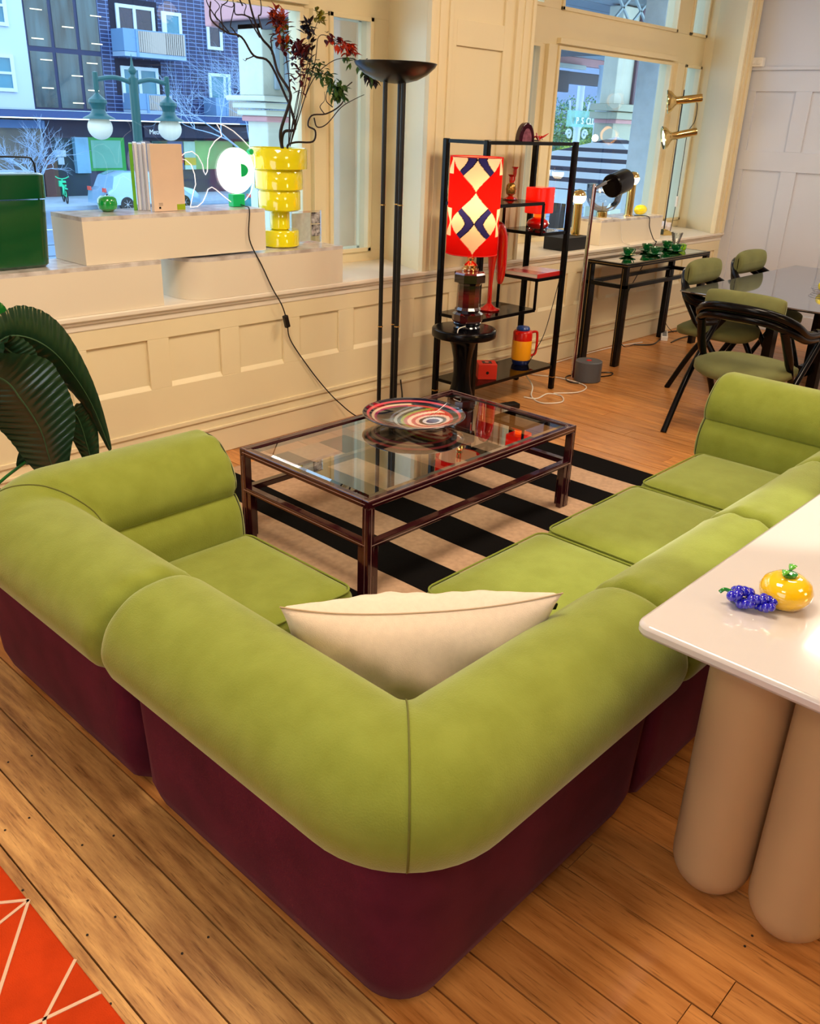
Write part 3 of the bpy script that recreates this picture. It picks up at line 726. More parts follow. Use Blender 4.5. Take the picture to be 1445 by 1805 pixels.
# tall red vase lamp on the lower left shelf
vz = thing('red_pitcher', 'tall red glass pitcher with drooping lip on the left shelf', 'vase', (4.60, 3.56, .602))
MB().lathe([(.07, 0), (.072, .006), (.045, .014), (.016, .04), (.014, .16), (.018, .24), (.03, .34), (.036, .42), (.032, .50)], (-.03, 0, 0), 24).build('stem', redg, vz, smooth=True)
MB().tube(smooth_path([(-.03, 0, .46), (.0, -.01, .52), (.04, -.015, .46), (.048, -.016, .36), (.05, -.016, .24), (.046, -.016, .16)]), [.03] * 6 + [.032] * 6 + [.034] * 6 + [.034] * 6 + [.030, .029, .027, .025, .022, .018, .012], 14).build('spout', redg, vz, smooth=True)
# thermos jug on the bottom shelf
th = thing('thermos_jug', 'yellow and red insulated jug with blue lid on the bottom shelf', 'jug', (4.975, 3.56, .175))
MB().lathe([(.052, 0), (.06, .01), (.066, .035)], n=32).build('base', mat('navy_plastic', (20, 34, 90), .3), th, smooth=True)
MB().lathe([(.066, .035), (.069, .045), (.069, .165), (.067, .17)], n=32).build('body', mat('yellow_plastic', (240, 160, 20), .3), th, smooth=True)
MB().lathe([(.067, .17), (.067, .225), (.060, .235), (.05, .238)], n=32).build('collar', redp, th, smooth=True)
MB().lathe([(.045, .236), (.048, .25), (.04, .262), (0, .266)], n=28).build('lid', mat('blue_plastic', (30, 70, 150), .3), th, smooth=True)
MB().tube(smooth_path([(.055, -.02, .215), (.10, -.04, .22), (.112, -.045, .19), (.112, -.045, .10), (.10, -.04, .06), (.06, -.02, .05)]), .009, 10).build('handle', redp, th, smooth=True)
MB().prism([(-.05, -.015), (-.085, .0), (-.05, .015)], .215, .236).build('spout', redp, th)
rbx = thing('red_box', 'red cardboard box with black round emblem on the bottom shelf', 'box', (4.50, 3.49, .175), rz=-.75)
MB().box(-.062, .062, -.062, .062, 0, .10).build('carton', mat('red_card', (206, 44, 26), .5), rbx, bev=.003)
MB().box(-.03, .032, -.03, .03, .10, .1015).build('top_print', mat('dark_print', (30, 14, 16), .4), rbx)
MB().lathe([(.014, 0), (.014, .001)], (0, 0, .1015), 20).build('emblem', mat('pink_print', (226, 120, 100), .5), rbx)
MB().lathe([(.01, 0), (.01, .001)], n=14, M=Matrix.Translation((0, -.0625, .045)) @ Matrix.Rotation(PI / 2, 4, 'X')).build('emblem', MATS['dark_print'], rbx)
ft = thing('power_adapter', 'black power adapter block on the floor beneath the shelf unit', 'adapter', (4.52, 3.30, 0), rz=-.3)
MB().box(-.07, .07, -.035, .035, 0, .035).build('casing', blackm, ft, bev=.005)

# ================================================================== SIDE TABLE AND LAMP
sd = thing('side_table', 'round black lacquered pedestal table in front of the shelf unit', 'table', (3.99, 3.28, .0075))
MB().lathe([(.12, 0), (.125, .01), (.115, .05), (.085, .14), (.058, .26), (.050, .34), (.055, .42), (.072, .50), (.10, .545), (.11, .55)], n=40).build('pedestal', black, sd, smooth=True)
MB().lathe([(0, .548), (.178, .548), (.188, .553), (.19, .56), (.19, .592), (.186, .598), (.17, .6), (0, .6)], n=56).build('table_top', black, sd, smooth=.9)
tl_ = thing('table_lamp', 'dark red ceramic column lamp with patterned drum shade on the side table', 'lamp', (4.0, 3.27, .6075))
cer = mat('oxblood_ceramic', (30, 5, 6), .08, coat=1., noise=.0)
N_ = cer.node_tree; tcn = N_.nodes.new('ShaderNodeTexCoord'); spn = N_.nodes.new('ShaderNodeSeparateXYZ'); rmp = N_.nodes.new('ShaderNodeValToRGB'); N_.links.new(tcn.outputs['Object'], spn.inputs[0]); mlt = N_.nodes.new('ShaderNodeMath'); mlt.operation = 'DIVIDE'; mlt.inputs[1].default_value = .36; N_.links.new(spn.outputs['Z'], mlt.inputs[0]); N_.links.new(mlt.outputs[0], rmp.inputs[0]); N_.links.new(rmp.outputs[0], N_.nodes['Principled BSDF'].inputs['Base Color'])
cr = rmp.color_ramp; cr.elements[0].color = (.004, .002, .003, 1); cr.elements[1].position = 1; cr.elements[1].color = (.45, .01, .01, 1)
for p_, c_ in ((.12, (.06, .005, .006, 1)), (.28, (.005, .002, .003, 1)), (.50, (.11, .006, .006, 1)), (.66, (.006, .003, .003, 1)), (.86, (.01, .003, .003, 1)), (.94, (.45, .01, .01, 1))): e = cr.elements.new(p_); e.color = c_
MB().lathe([(.076, 0), (.08, .008), (.074, .016), (.08, .024), (.084, .034), (.078, .04)], n=32).build('foot', mat('blue_black_glaze', (8, 10, 20), .05, coat=1.), tl_, smooth=True)
MB().lathe([(.085, .04), (.09, .05), (.09, .085), (.07, .10), (.078, .11), (.068, .125), (.066, .25), (.072, .262)], n=12, M=Matrix.Rotation(.2, 4, 'Z')).build('column', cer, tl_, smooth=.25)
MB().lathe([(.07, .262), (.095, .268), (.095, .312), (.088, .322), (.05, .33), (0, .333)], n=8, M=Matrix.Rotation(.35, 4, 'Z')).build('capital', cer, tl_, smooth=.25)
MB().lathe([(.048, .332), (.05, .342), (.04, .345), (.042, .36), (.03, .375), (.018, .385), (.022, .40), (.015, .41), (.015, .46)], n=28).build('brass_neck', mat('pale_gold', (226, 196, 150), .12, metal=1), tl_, smooth=True)
sh = bpy.data.materials.new('printed_shade_fabric'); sh.use_nodes = True
n_ = sh.node_tree.nodes; l_ = sh.node_tree.links; n_.clear()
o_ = n_.new('ShaderNodeOutputMaterial'); df = n_.new('ShaderNodeBsdfDiffuse'); tr = n_.new('ShaderNodeBsdfTranslucent'); mx = n_.new('ShaderNodeMixShader'); vc = n_.new('ShaderNodeVertexColor'); vc.layer_name = 'Col'
l_.new(vc.outputs[0], df.inputs[0]); l_.new(vc.outputs[0], tr.inputs[0]); l_.new(df.outputs[0], mx.inputs[1]); l_.new(tr.outputs[0], mx.inputs[2]); mx.inputs[0].default_value = .5; l_.new(mx.outputs[0], o_.inputs[0])
SR, SZ0, SZ1 = .145, .425, .935
def shade_col(u, v):
    a = (u * 2 * PI - (-2.36)) ; a = (a + PI) % (2 * PI) - PI; s = abs(a * SR + .008); z = v * (SZ1 - SZ0); Pz = .163; A2 = .150
    zz = (SZ1 - SZ0) - z - .012
    s_f = s % (2 * A2); s_f = s_f if s_f <= A2 else 2 * A2 - s_f
    flip = (s // A2) % 2
    q = zz / Pz; kk = math.floor(q + .5); t = abs(q - kk)  # 0 at a touch, .5 midway
    blue_touch = (round(kk) % 2 == 0)
    tt = abs(((q + 1) % 2) - 1)      # 0 at blue touch, 1 at red touch
    e = lambda x: x * x * (3 - 2 * x) * .55 + x * .45
    s1 = A2 * e(tt); s2 = A2 * e(1 - tt)
    cream = (250, 226, 186); red = (222, 22, 16); blue = (44, 44, 104); ink = (18, 12, 26)
    if s < A2 * 1.0:
        if s > s2: return red
        if s >= s1 and s < s1 + .052:
            return ink if (s < s1 + .006 or s > s1 + .047) else blue
        return cream
    s3 = s - A2
    if s3 > A2 * e(tt) * 1.1 + .012: 
        return red if s3 < A2 * 1.05 else cream
    return red if tt > .45 else cream
def shf(u, v): a = 2 * PI * u; return (SR * math.cos(a), SR * math.sin(a), SZ0 + (SZ1 - SZ0) * v)
grid_mesh(shf, 240, 150, 'shade', sh, tl_, colfn=shade_col)
for z in (SZ0, SZ1): MB().tube([(SR * math.cos(i * PI / 24), SR * math.sin(i * PI / 24), z) for i in range(48)], .003, 6, closed=True).build('shade_ring', mat('shade_trim', (210, 30, 20), .8), tl_, smooth=True)
def bulb_light(name, loc, e, col=(1, .74, .42), r=.03):
    l = bpy.data.lights.new(name, 'POINT'); l.energy = e; l.color = col; l.shadow_soft_size = r
    o = bpy.data.objects.new(name, l); COL.objects.link(o); o.location = loc; return o
MB().ball((0, 0, .66), .035, 14).build('bulb', emit('warm_bulb', (255, 210, 140), 12), tl_, smooth=True)
bulb_light('table_lamp_bulb_light', (4.0, 3.27, 1.30), 4.5)
attach(tl_, 'power_cord', [(3.94, 3.24, .625), (3.90, 3.20, .64), (3.87, 3.22, .628), (3.835, 3.20, .612)], .003, mat('white_cable', (222, 214, 200), .5))

# ================================================================== WINDOW SILL, LEFT BAY
plp = mat('plinth_laminate', (232, 220, 198), .35); marb = mat('marble_top', (226, 220, 216), .15, noise=.25, nscale=14, ncol=(180, 168, 160))
def plinth(name, label, x0, x1, y0, y1, z0, z1, rl_=0):
    cx, cy = (x0 + x1) / 2, (y0 + y1) / 2; t = thing(name, label, 'plinth', (cx, cy, z0))
    hx, hy = (x1 - x0) / 2, (y1 - y0) / 2
    if rl_:
        poly = [(hx, -hy), (hx, hy), (-hx, hy)] + [(-hx + rl_ - rl_ * math.cos(a), -hy + rl_ - rl_ * math.sin(a)) for a in [i * PI / 2 / 10 for i in range(11)]]
    else: poly = [(-hx, -hy), (hx, -hy), (hx, hy), (-hx, hy)]
    MB().prism(poly, 0, z1 - z0 - .018).build('plinth_body', plp, t, smooth=.4)
    MB().prism(poly, z1 - z0 - .018, z1 - z0).build('top_slab', marb, t, smooth=.4)
plinth('display_plinth', 'low cream display plinth on the sill under the green bin', 1.22, 2.34, 3.83, 4.14, .841, 1.055)
plinth('display_plinth', 'cream display plinth bridging the two lower ones, books and fish lamp on it', 1.97, 2.99, 3.85, 4.14, 1.056, 1.265)
plinth('display_plinth', 'low cream display plinth with a rounded corner under the yellow vase', 2.49, 3.515, 3.82, 4.16, .841, 1.045, .14)
bn = thing('green_bin', 'tall dark green metal bin with wire handle at the left end of the sill', 'bin', (1.70, 4.02, 1.056))
gb = mat('bottle_green_enamel', (6, 74, 40), .12, coat=.7)
def bincol(z0, z1, sx, sy, r=.05): return rrect(-sx, sx, -sy, sy, r, 6)
b = MB(); P0 = rrect(-.145, .145, -.115, .115, .05); P1 = rrect(-.155, .155, -.125, .125, .05)
def loft(m, sections):
    n = len(sections[0][0]); vs = []
    for poly, z in sections: vs += [(x, y, z) for x, y in poly]
    fs = [(i * n + k, i * n + (k + 1) % n, (i + 1) * n + (k + 1) % n, (i + 1) * n + k) for i in range(len(sections) - 1) for k in range(n)]
    fs += [tuple(range(n - 1, -1, -1)), tuple((len(sections) - 1) * n + k for k in range(n))]
    return m.add(vs, fs)
loft(b, [(rrect(-.13, .13, -.10, .10, .045), 0), (rrect(-.142, .142, -.112, .112, .05), .012), (P1, .285)]).build('bin_body', gb, bn, smooth=.6)
loft(MB(), [(rrect(-.158, .158, -.128, .128, .05), .290), (rrect(-.16, .16, -.13, .13, .05), .385), (rrect(-.15, .15, -.12, .12, .045), .392)]).build('bin_lid', gb, bn, smooth=.6)
MB().tube(smooth_path([(.165, 0, .17), (.168, 0, .38), (.16, 0, .435), (.12, 0, .45), (-.12, 0, .45), (-.16, 0, .435), (-.168, 0, .38), (-.165, 0, .17)]), .004, 8).build('wire_handle', blackm, bn, smooth=True)
ap = thing('green_apple', 'glossy green apple-shaped ornament on the upper plinth', 'ornament', (2.20, 4.03, 1.266))
MB().lathe([(0, .0), (.025, .0), (.042, .014), (.046, .036), (.042, .058), (.03, .07), (.012, .072), (0, .066)], n=30).build('fruit', mat('emerald_gloss', (10, 150, 60), .06, coat=1.), ap, smooth=True)
MB().tube([(0, 0, .066), (.004, 0, .078)], .003, 6).build('stem', blackm, ap)
# books, standing
for i, (w_, c1, lab) in enumerate(((.016, (104, 178, 40), 'bright green book standing leftmost in the row on the plinth'), (.018, (222, 222, 228), 'white book standing second from the left, beside the green book'), (.020, (206, 210, 224), 'pale grey book standing between two white books on the plinth'), (.018, (230, 226, 226), 'white book standing right beside the cream covered book'))):
    q_ = (.0, .0195, .0405, .0615)[i]
    bb = thing('standing_book', lab, 'book', (2.345 + .86 * q_ + .051, 4.028 - .51 * q_ + .086, 1.266), rz=-.53, group='books standing on the upper plinth')
    MB().box(-w_ / 2, w_ / 2, -.1, .1, 0, .298 + .004 * (i % 2)).build('cover', mat('book_cover_%s' % ('green', 'white', 'grey', 'ivory')[i], c1, .4), bb, bev=.001)
    if i: MB().box(-w_ / 2 + .003, -w_ / 2 + .006, -.101, -.1, .003, .295).build('spine_edge', mat('spine_blue_grey', (140, 148, 180), .7), bb)
bb = thing('cream_book', 'wide cream covered book facing the room at the right of the row', 'book', (2.474, 3.925, 1.266), rz=.0)
MB().box(-.088, .085, 0, .025, 0, .302).build('cover', mat('cream_cover', (226, 198, 172), .5, noise=.05, nscale=8), bb, bev=.001)
MB().box(.038, .084, -.0012, 0, .004, .030).build('green_sticker', mat('lime_label', (150, 176, 10), .5), bb)
MB().box(-.062, -.052, -.001, 0, .012, .022).build('printed_mark', black, bb)
for j in range(3): MB().box(-.062, -.040, -.0008, 0, .027 + j * .005, .0285 + j * .005).build('printed_line', MATS['dark_print'], bb)
# peach sphere (lamp glow disc) behind
# edge-lit fish lamp
fl = thing('fish_lamp', 'clear acrylic fish-shaped lamp with glowing round white disc and green feet', 'lamp', (2.915, 3.99, 1.266))
K = .000404
def fz(a, b): return ((a - 850) * K, (1130 - b) * K)
out = [(600, 155), (645, 215), (665, 290), (560, 350), (480, 440), (440, 560), (425, 700), (395, 740), (372, 700), (360, 620), (300, 520), (220, 470), (120, 485), (30, 545), (125, 568), (195, 620), (235, 730), (242, 850), (205, 930), (160, 1060), (145, 1115), (250, 1110), (330, 1060), (390, 970), (420, 910), (480, 885), (545, 920), (640, 990), (760, 1070), (850, 1110), (1000, 1050), (1080, 970), (1130, 860), (1145, 700), (1168, 640), (1165, 530), (1100, 420), (980, 320), (850, 230), (720, 172), (640, 152)]
out = [fz(*p) for p in out]
acr = glass('clear_acrylic', (.96, .99, 1.0), .05, .7)
o = MB().prism(out, -.005, .005, Mx).build('fish_panel', acr, fl)
MB().tube([(x, -.0, z) for x, z in out], .0022, 6, closed=True).build('lit_edge', mat('edge_glow', (250, 236, 226), .4, emis=.8, emcol=(255, 236, 226)), fl, smooth=True)
Rx = Matrix.Rotation(PI / 2, 4, 'X')
cxz = fz(850, 697)
MB().lathe([(0, -.012), (.104, -.012), (.111, -.006), (.111, .012), (.104, .018), (0, .018)], n=48, M=Matrix.Translation((cxz[0], 0, cxz[1])) @ Rx).build('lit_disc', emit('white_opal_glow', (255, 244, 240), 2.2), fl, smooth=.5)
gp_ = mat('mint_green_plastic', (10, 190, 110), .3)
MB().box(-.036, .038, -.022, .022, 0, .062).build('foot', gp_, fl, bev=.003)
e_ = fz(1095, 470); MB().lathe([(0, -.012), (.014, -.012), (.014, .012), (0, .012)], n=20, M=Matrix.Translation((e_[0], 0, e_[1])) @ Rx).build('eye_button', gp_, fl)
hc = [(.0, -.032)] + [(.026 * math.sin(PI * i / 12) + .0, -.032 * math.cos(PI * i / 12)) for i in range(0, 13)]
h_ = fz(905, 690); MB().prism([(h_[0] + p[0] * 1.7, h_[1] + p[1]) for p in hc[1:]], -.022, -.018, Matrix(((1, 0, 0, 0), (0, 0, 1, 0), (0, 1, 0, 0), (0, 0, 0, 1)))).build('fin_button', gp_, fl)
# the same lamp's cord down the wainscot with its inline switch
fc_ = attach(fl, 'power_cord', [(2.93, 3.975, 1.275), (2.90, 3.90, 1.275), (2.885, 3.842, 1.26), (2.87, 3.832, 1.12), (2.93, 3.81, .98), (2.99, 3.805, .86), (3.05, 3.80, .76), (3.09, 3.81, .66), (3.125, 3.83, .56), (3.24, 3.83, .40), (3.36, 3.82, .25), (3.47, 3.80, .13), (3.60, 3.76, .02), (3.75, 3.72, .004), (3.9, 3.66, .004)], .0035, blackm)
mat('grey_plastic', (90, 90, 92), .4)
MB().box(-.014, .014, -.012, .012, -.035, .035, Matrix.Rotation(-.25, 4, 'Y')).build('inline_switch', blackm, fc_, bev=.005, loc=(3.085 - 2.93, 3.803 - 4.0, .675 - 1.266))
# yellow stepped vase
yv = thing('yellow_vase', 'tall glossy yellow stepped ceramic vase on the lower right plinth', 'vase', (3.20, 3.99, 1.046))
ycer = mat('lemon_glaze', (240, 228, 16), .07, coat=1., spec=.6)
def stepr(r0, z0, z1, r1=None, nm='tier'):
    r1 = r1 or r0; MB().lathe([(r0 - .012, z0), (r0, z0 + .008), (r0, z1 - .008), (r0 - .006, z1)], n=56).build(nm, ycer, yv, smooth=.8)
stepr(.105, 0, .09, nm='foot'); stepr(.054, .088, .195, nm='neck'); stepr(.115, .19, .295); stepr(.130, .295, .40)
MB().lathe([(.135, .40), (.154, .406), (.156, .50), (.150, .508), (.140, .50), (.140, .42), (0, .42)], n=56).build('bowl_tier', ycer, yv, smooth=.8)
# branches in the vase
bark = mat('dark_brown_bark', (40, 22, 16), .7, noise=.3, nscale=60)
def shiftp(L, dy): return [(x, 4.0 + dy + .03 * math.sin(i * 1.3), z) for i, (x, z) in enumerate(L)]
ox = -.06
def twig(label, segs, r0):
    t = thing('twisted_branch', label, 'branch', (3.20, 3.99, 1.50), group='branches in the yellow vase')
    for L, ra, rb_, dy in segs:
        P = smooth_path([((x + ox * 0) * .985 + .03 - 3.20, y - 3.99, z - 1.50) for x, y, z in shiftp(L, dy)], 5)
        MB().tube(P, [ra + (rb_ - ra) * i / (len(P) - 1) for i in range(len(P))], 7).build('stem', bark, t, smooth=True)
    return t
A_ = [(3.276, 1.50), (3.276, 1.564), (3.261, 1.638), (3.288, 1.76), (3.295, 1.824), (3.243, 1.916), (3.225, 2.015), (3.142, 2.068), (3.073, 2.143), (3.047, 2.227), (3.06, 2.33)]
B_ = [(3.293, 1.50), (3.293, 1.564), (3.301, 1.631), (3.347, 1.648), (3.316, 1.745), (3.306, 1.809), (3.223, 1.961), (3.106, 1.984), (3.007, 2.058), (2.919, 2.072), (2.855, 2.123), (2.87, 2.2)]
C_ = [(3.299, 1.50), (3.299, 1.56), (3.346, 1.581), (3.44, 1.587), (3.453, 1.642), (3.43, 1.666), (3.478, 1.717), (3.563, 1.728), (3.625, 1.764), (3.675, 1.808), (3.70, 1.851), (3.782, 1.897)]
D_ = [(3.478, 1.705), (3.526, 1.66), (3.587, 1.678), (3.662, 1.765), (3.763, 1.811), (3.867, 1.837)]
rnd = random.Random(5)
def wig(x, z, n, dx, dz, amp=.02):
    out = []; 
    for i in range(n + 1): out.append((x + dx * i / n + rnd.uniform(-amp, amp) * (i > 0), z + dz * i / n + rnd.uniform(-amp, amp) * (i > 0)))
    return out
side = [(wig(3.142, 2.068, 5, -.15, .16), .004, .0015, .02), (wig(3.073, 2.143, 5, -.20, .06), .004, .0015, -.02), (wig(3.047, 2.2, 5, .10, .14), .004, .0015, .03), (wig(3.10, 2.10, 6, -.02, .22), .004, .0015, -.05), (wig(3.225, 2.0, 5, .05, .2), .004, .0015, .03)]
twig('tall dark contorted branch rising left out of the yellow vase', [(A_, .010, .004, 0)] + side, 0)
side = [(wig(3.007, 2.058, 5, -.04, .17), .0035, .0015, .02), (wig(2.919, 2.072, 4, -.10, .12), .0035, .0015, -.02), (wig(2.92, 2.07, 5, .02, .24), .0035, .0015, .02), (wig(3.106, 1.984, 4, -.10, -.03, .012), .003, .001, .02), (wig(2.87, 2.12, 4, -.05, .18), .003, .001, .0)]
twig('dark contorted branch reaching far left across the window from the vase', [(B_, .009, .0035, .02)] + side, 0)
twig('thin angular branch bending right from the vase towards the uplighter', [(C_, .006, .003, -.02), (D_, .004, .0015, -.01), (wig(3.625, 1.764, 4, -.05, .12, .01), .003, .001, 0), (wig(3.563, 1.728, 4, -.02, .10, .01), .003, .001, 0)], 0)
# leafy sprigs
leaf_m = {}
def lmat(nm, c): return mat(nm, c, .5, spec=.3, rnd=.25)
LC = {'rust': lmat('rust_leaf', (176, 62, 20)), 'wine': lmat('wine_leaf', (84, 20, 22)), 'olive': lmat('olive_leaf', (140, 130, 26)), 'green': lmat('fresh_green_leaf', (62, 92, 34)), 'dark': lmat('dark_leaf', (40, 24, 24)), 'red': lmat('orange_red_leaf', (200, 60, 24))}
def leafmesh(m):
    if m.name in leaf_m: return leaf_m[m.name]
    vs = [(0, 0, 0), (.012, .008, .003), (.026, .011, .002), (.048, 0, -.006), (.026, -.011, .002), (.012, -.008, .003), (.014, 0, -.001), (.028, 0, -.003)]
    me = MB().add(vs, [(0, 6, 1), (1, 6, 7, 2), (2, 7, 3), (0, 5, 6), (5, 4, 7, 6), (4, 3, 7)]).mesh('leaf', m); leaf_m[m.name] = me; return me
nleaf = [0]
def sprig(label, path, parts, spread=.03):
    """parts: (t0, t1, leaf kind, count)"""
    t = thing('leafy_sprig', label, 'branch', (3.24, 3.99, 1.50), group='branches in the yellow vase')
    P = smooth_path([((x) * .985 + .03 - 3.24, y - 3.99, z - 1.50) for x, y, z in path], 6)
    MB().tube(P, [.0028 - .0016 * i / len(P) for i in range(len(P))], 5).build('stem', bark, t, smooth=True)
    for t0, t1, kind, cnt in parts:
        for i in range(int(cnt * 1.9)):
            q = t0 + (t1 - t0) * (i + rnd.random()) / cnt; k_ = min(len(P) - 2, int(q * (len(P) - 1))); p = P[k_]; d = (P[k_ + 1] - P[k_]).normalized()
            off = Vector((rnd.uniform(-1, 1), rnd.uniform(-1, 1), rnd.uniform(-1, 1))) * spread * .8
            o = bpy.data.objects.new('leaf', leafmesh(LC[kind])); COL.objects.link(o); o.parent = t; o.location = p + off
            dr = (d * .6 + Vector((rnd.uniform(-1, 1), rnd.uniform(-1, 1), rnd.uniform(-.9, .5)))).normalized()
            o.rotation_euler = dr.to_track_quat('X', 'Z').to_euler(); s_ = rnd.uniform(.75, 1.15); o.scale = (s_, s_, s_)
sprig('upright sprig of rust brown and olive leaves above the yellow vase', [(3.30, 4.0, 1.56), (3.32, 4.0, 1.80), (3.28, 3.98, 1.98), (3.235, 3.97, 2.08), (3.225, 3.97, 2.17)], [(.55, .8, 'wine', 22), (.70, .95, 'rust', 34), (.9, 1, 'rust', 10)], .04)
sprig('short sprig of olive yellow leaves between the brown sprigs', [(3.30, 4.0, 1.56), (3.33, 4.02, 1.85), (3.29, 4.0, 2.04), (3.27, 4.0, 2.13)], [(.62, 1, 'olive', 22)], .03)
sprig('dense sprig of dark wine red leaves in the middle of the arrangement', [(3.30, 4.0, 1.56), (3.34, 3.96, 1.80), (3.35, 3.95, 1.93), (3.34, 3.95, 2.03)], [(.45, 1, 'wine', 60)], .05)
sprig('sprig of nearly black leaves reaching up in front of the window post', [(3.31, 4.0, 1.56), (3.38, 3.97, 1.85), (3.42, 3.96, 2.02), (3.41, 3.96, 2.14)], [(.5, 1, 'dark', 34)], .035)
sprig('sprig of yellowing leaves highest beside the window post', [(3.31, 4.0, 1.56), (3.42, 3.96, 1.95), (3.45, 3.96, 2.1), (3.50, 3.96, 2.20)], [(.82, 1, 'olive', 14)], .03)
sprig('arching sprig with orange red leaves in front of the narrow side pane', [(3.31, 4.0, 1.56), (3.46, 3.97, 1.95), (3.50, 3.97, 2.10), (3.60, 3.95, 2.09), (3.70, 3.94, 2.05)], [(.62, .8, 'wine', 12), (.76, 1, 'red', 34)], .03)
sprig('drooping sprig of fresh green leaves right of the vase', [(3.30, 4.0, 1.56), (3.36, 3.97, 1.85), (3.45, 3.96, 1.95), (3.55, 3.95, 1.90), (3.62, 3.94, 1.84)], [(.45, 1, 'green', 85)], .045)
sprig('long arching sprig with dark green leaves nearest the uplighter', [(3.31, 4.0, 1.56), (3.43, 3.97, 1.86), (3.56, 3.95, 1.98), (3.70, 3.94, 2.01), (3.80, 3.93, 1.98), (3.86, 3.93, 1.92)], [(.55, .78, 'green', 20), (.75, 1, 'dark', 30)], .03)
# small acrylic photo stand
ps = thing('photo_stand', 'clear acrylic stand with black and white pictures beside the yellow vase', 'photo stand', (3.44, 4.02, 1.046), rz=0)
MB().box(-.14, .085, -.004, .004, 0, .175).build('acrylic_sheet', acr, ps)
MB().box(-.135, .002, -.006, -.0045, .01, .165).build('pale_print', mat('pale_print', (196, 206, 200), .5, noise=.15, nscale=40), ps)
for z0, z1 in ((.105, .165), (.035, .098)): MB().box(.010, .075, -.006, -.0045, z0, z1).build('photo', mat('monochrome_photo', (24, 24, 26), .4, noise=1, nscale=45, ncol=(210, 210, 210)), ps)

# ================================================================== PLANT BEHIND THE SOFA
pl_ = thing('leafy_plant', 'potted plant with huge dark ribbed leaves behind the sofa', 'plant', (1.10, 3.22, 0))
MB().lathe([(0, 0), (.15, 0), (.17, .02), (.19, .30), (.195, .32), (.18, .32), (.17, .29), (0, .28)], n=32).build('pot', mat('dark_pot', (40, 38, 36), .5), pl_, smooth=True)
lm1 = mat('dark_green_leaf', (28, 58, 36), .3, coat=.6, noise=.2, nscale=8); lm2 = mat('bright_green_leaf', (22, 104, 30), .35, coat=.3)
vein = mat('pale_vein', (48, 80, 48), .5)
def bigleaf(mid, width, wdir, m, droop=.0, nm='leaf', pleat=.0028, nv=24):
    M_ = smooth_path([(x - 1.10, y - 3.22, z) for x, y, z in mid], 8); L = len(M_) - 1; wd = Vector(wdir).normalized()
    def f(u, v):
        i = v * L; k_ = min(int(i), L - 1); p = M_[k_].lerp(M_[k_ + 1], i - k_); d = (M_[k_ + 1] - M_[k_]).normalized()
        nrm = d.cross(wd).normalized(); s_ = 2 * u - 1
        prof = math.sin(PI * min(1, (v * .93 + .05)) ** .75) ** .8
        w_ = width * prof
        ph = (v * 2 * PI * nv + abs(s_) * 4.5)
        return p + wd * (s_ * w_) + d * (abs(s_) * w_ * .25 * -1) - nrm * 0 + nrm * (-droop * s_ * s_ * w_ + pleat * math.cos(ph) * abs(s_) ** .5 * prof)
    o = grid_mesh(f, 24, 110, nm, m, pl_)
    MB().tube(M_, [.005 - .0035 * i / L for i in range(L + 1)], 6).build('midrib', vein, o, smooth=True)
V = (.74, -.66, .0)
bigleaf([(1.02, 3.12, .90), (1.21, 3.10, .83), (1.27, 3.08, .74), (1.315, 3.06, .62), (1.33, 3.05, .50), (1.35, 3.04, .40)], .165, (.70, -.60, .35), lm1, .15)
bigleaf([(1.10, 3.22, .60), (1.16, 3.14, .86), (1.25, 3.12, .955), (1.33, 3.11, .955), (1.41, 3.10, .90), (1.48, 3.10, .80), (1.545, 3.10, .66), (1.60, 3.10, .46)], .105, (.35, -.45, .82), lm1, .35)
bigleaf([(1.05, 3.25, .62), (1.12, 3.2, .98), (1.20, 3.17, 1.035), (1.27, 3.15, 1.02), (1.315, 3.14, .93)], .075, (.3, -.3, .9), lm2, .2, nv=9)
bigleaf([(1.14, 3.18, .66), (1.20, 3.14, .93), (1.28, 3.12, .90), (1.30, 3.12, .80), (1.30, 3.12, .62)], .08, V, lm1, .3)
bigleaf([(1.30, 3.20, .45), (1.42, 3.18, .62), (1.50, 3.16, .62), (1.53, 3.15, .48), (1.54, 3.14, .36)], .07, (.8, -.5, .1), lm1, .3)
bigleaf([(1.0, 3.2, .5), (.98, 3.0, .72), (.97, 2.9, .7), (.95, 2.82, .55)], .11, (.8, .5, 0), lm1, .2)
for a in ((1.16, 3.14, .84), (1.12, 3.2, .96), (1.02, 3.13, .88), (1.3, 3.2, .46)):
    MB().tube(smooth_path([(0, 0, .28), ((a[0] - 1.1) * .4, (a[1] - 3.22) * .4, .28 + (a[2] - .28) * .6), (a[0] - 1.1, a[1] - 3.22, a[2])]), .006, 7).build('stalk', lm2, pl_, smooth=True)

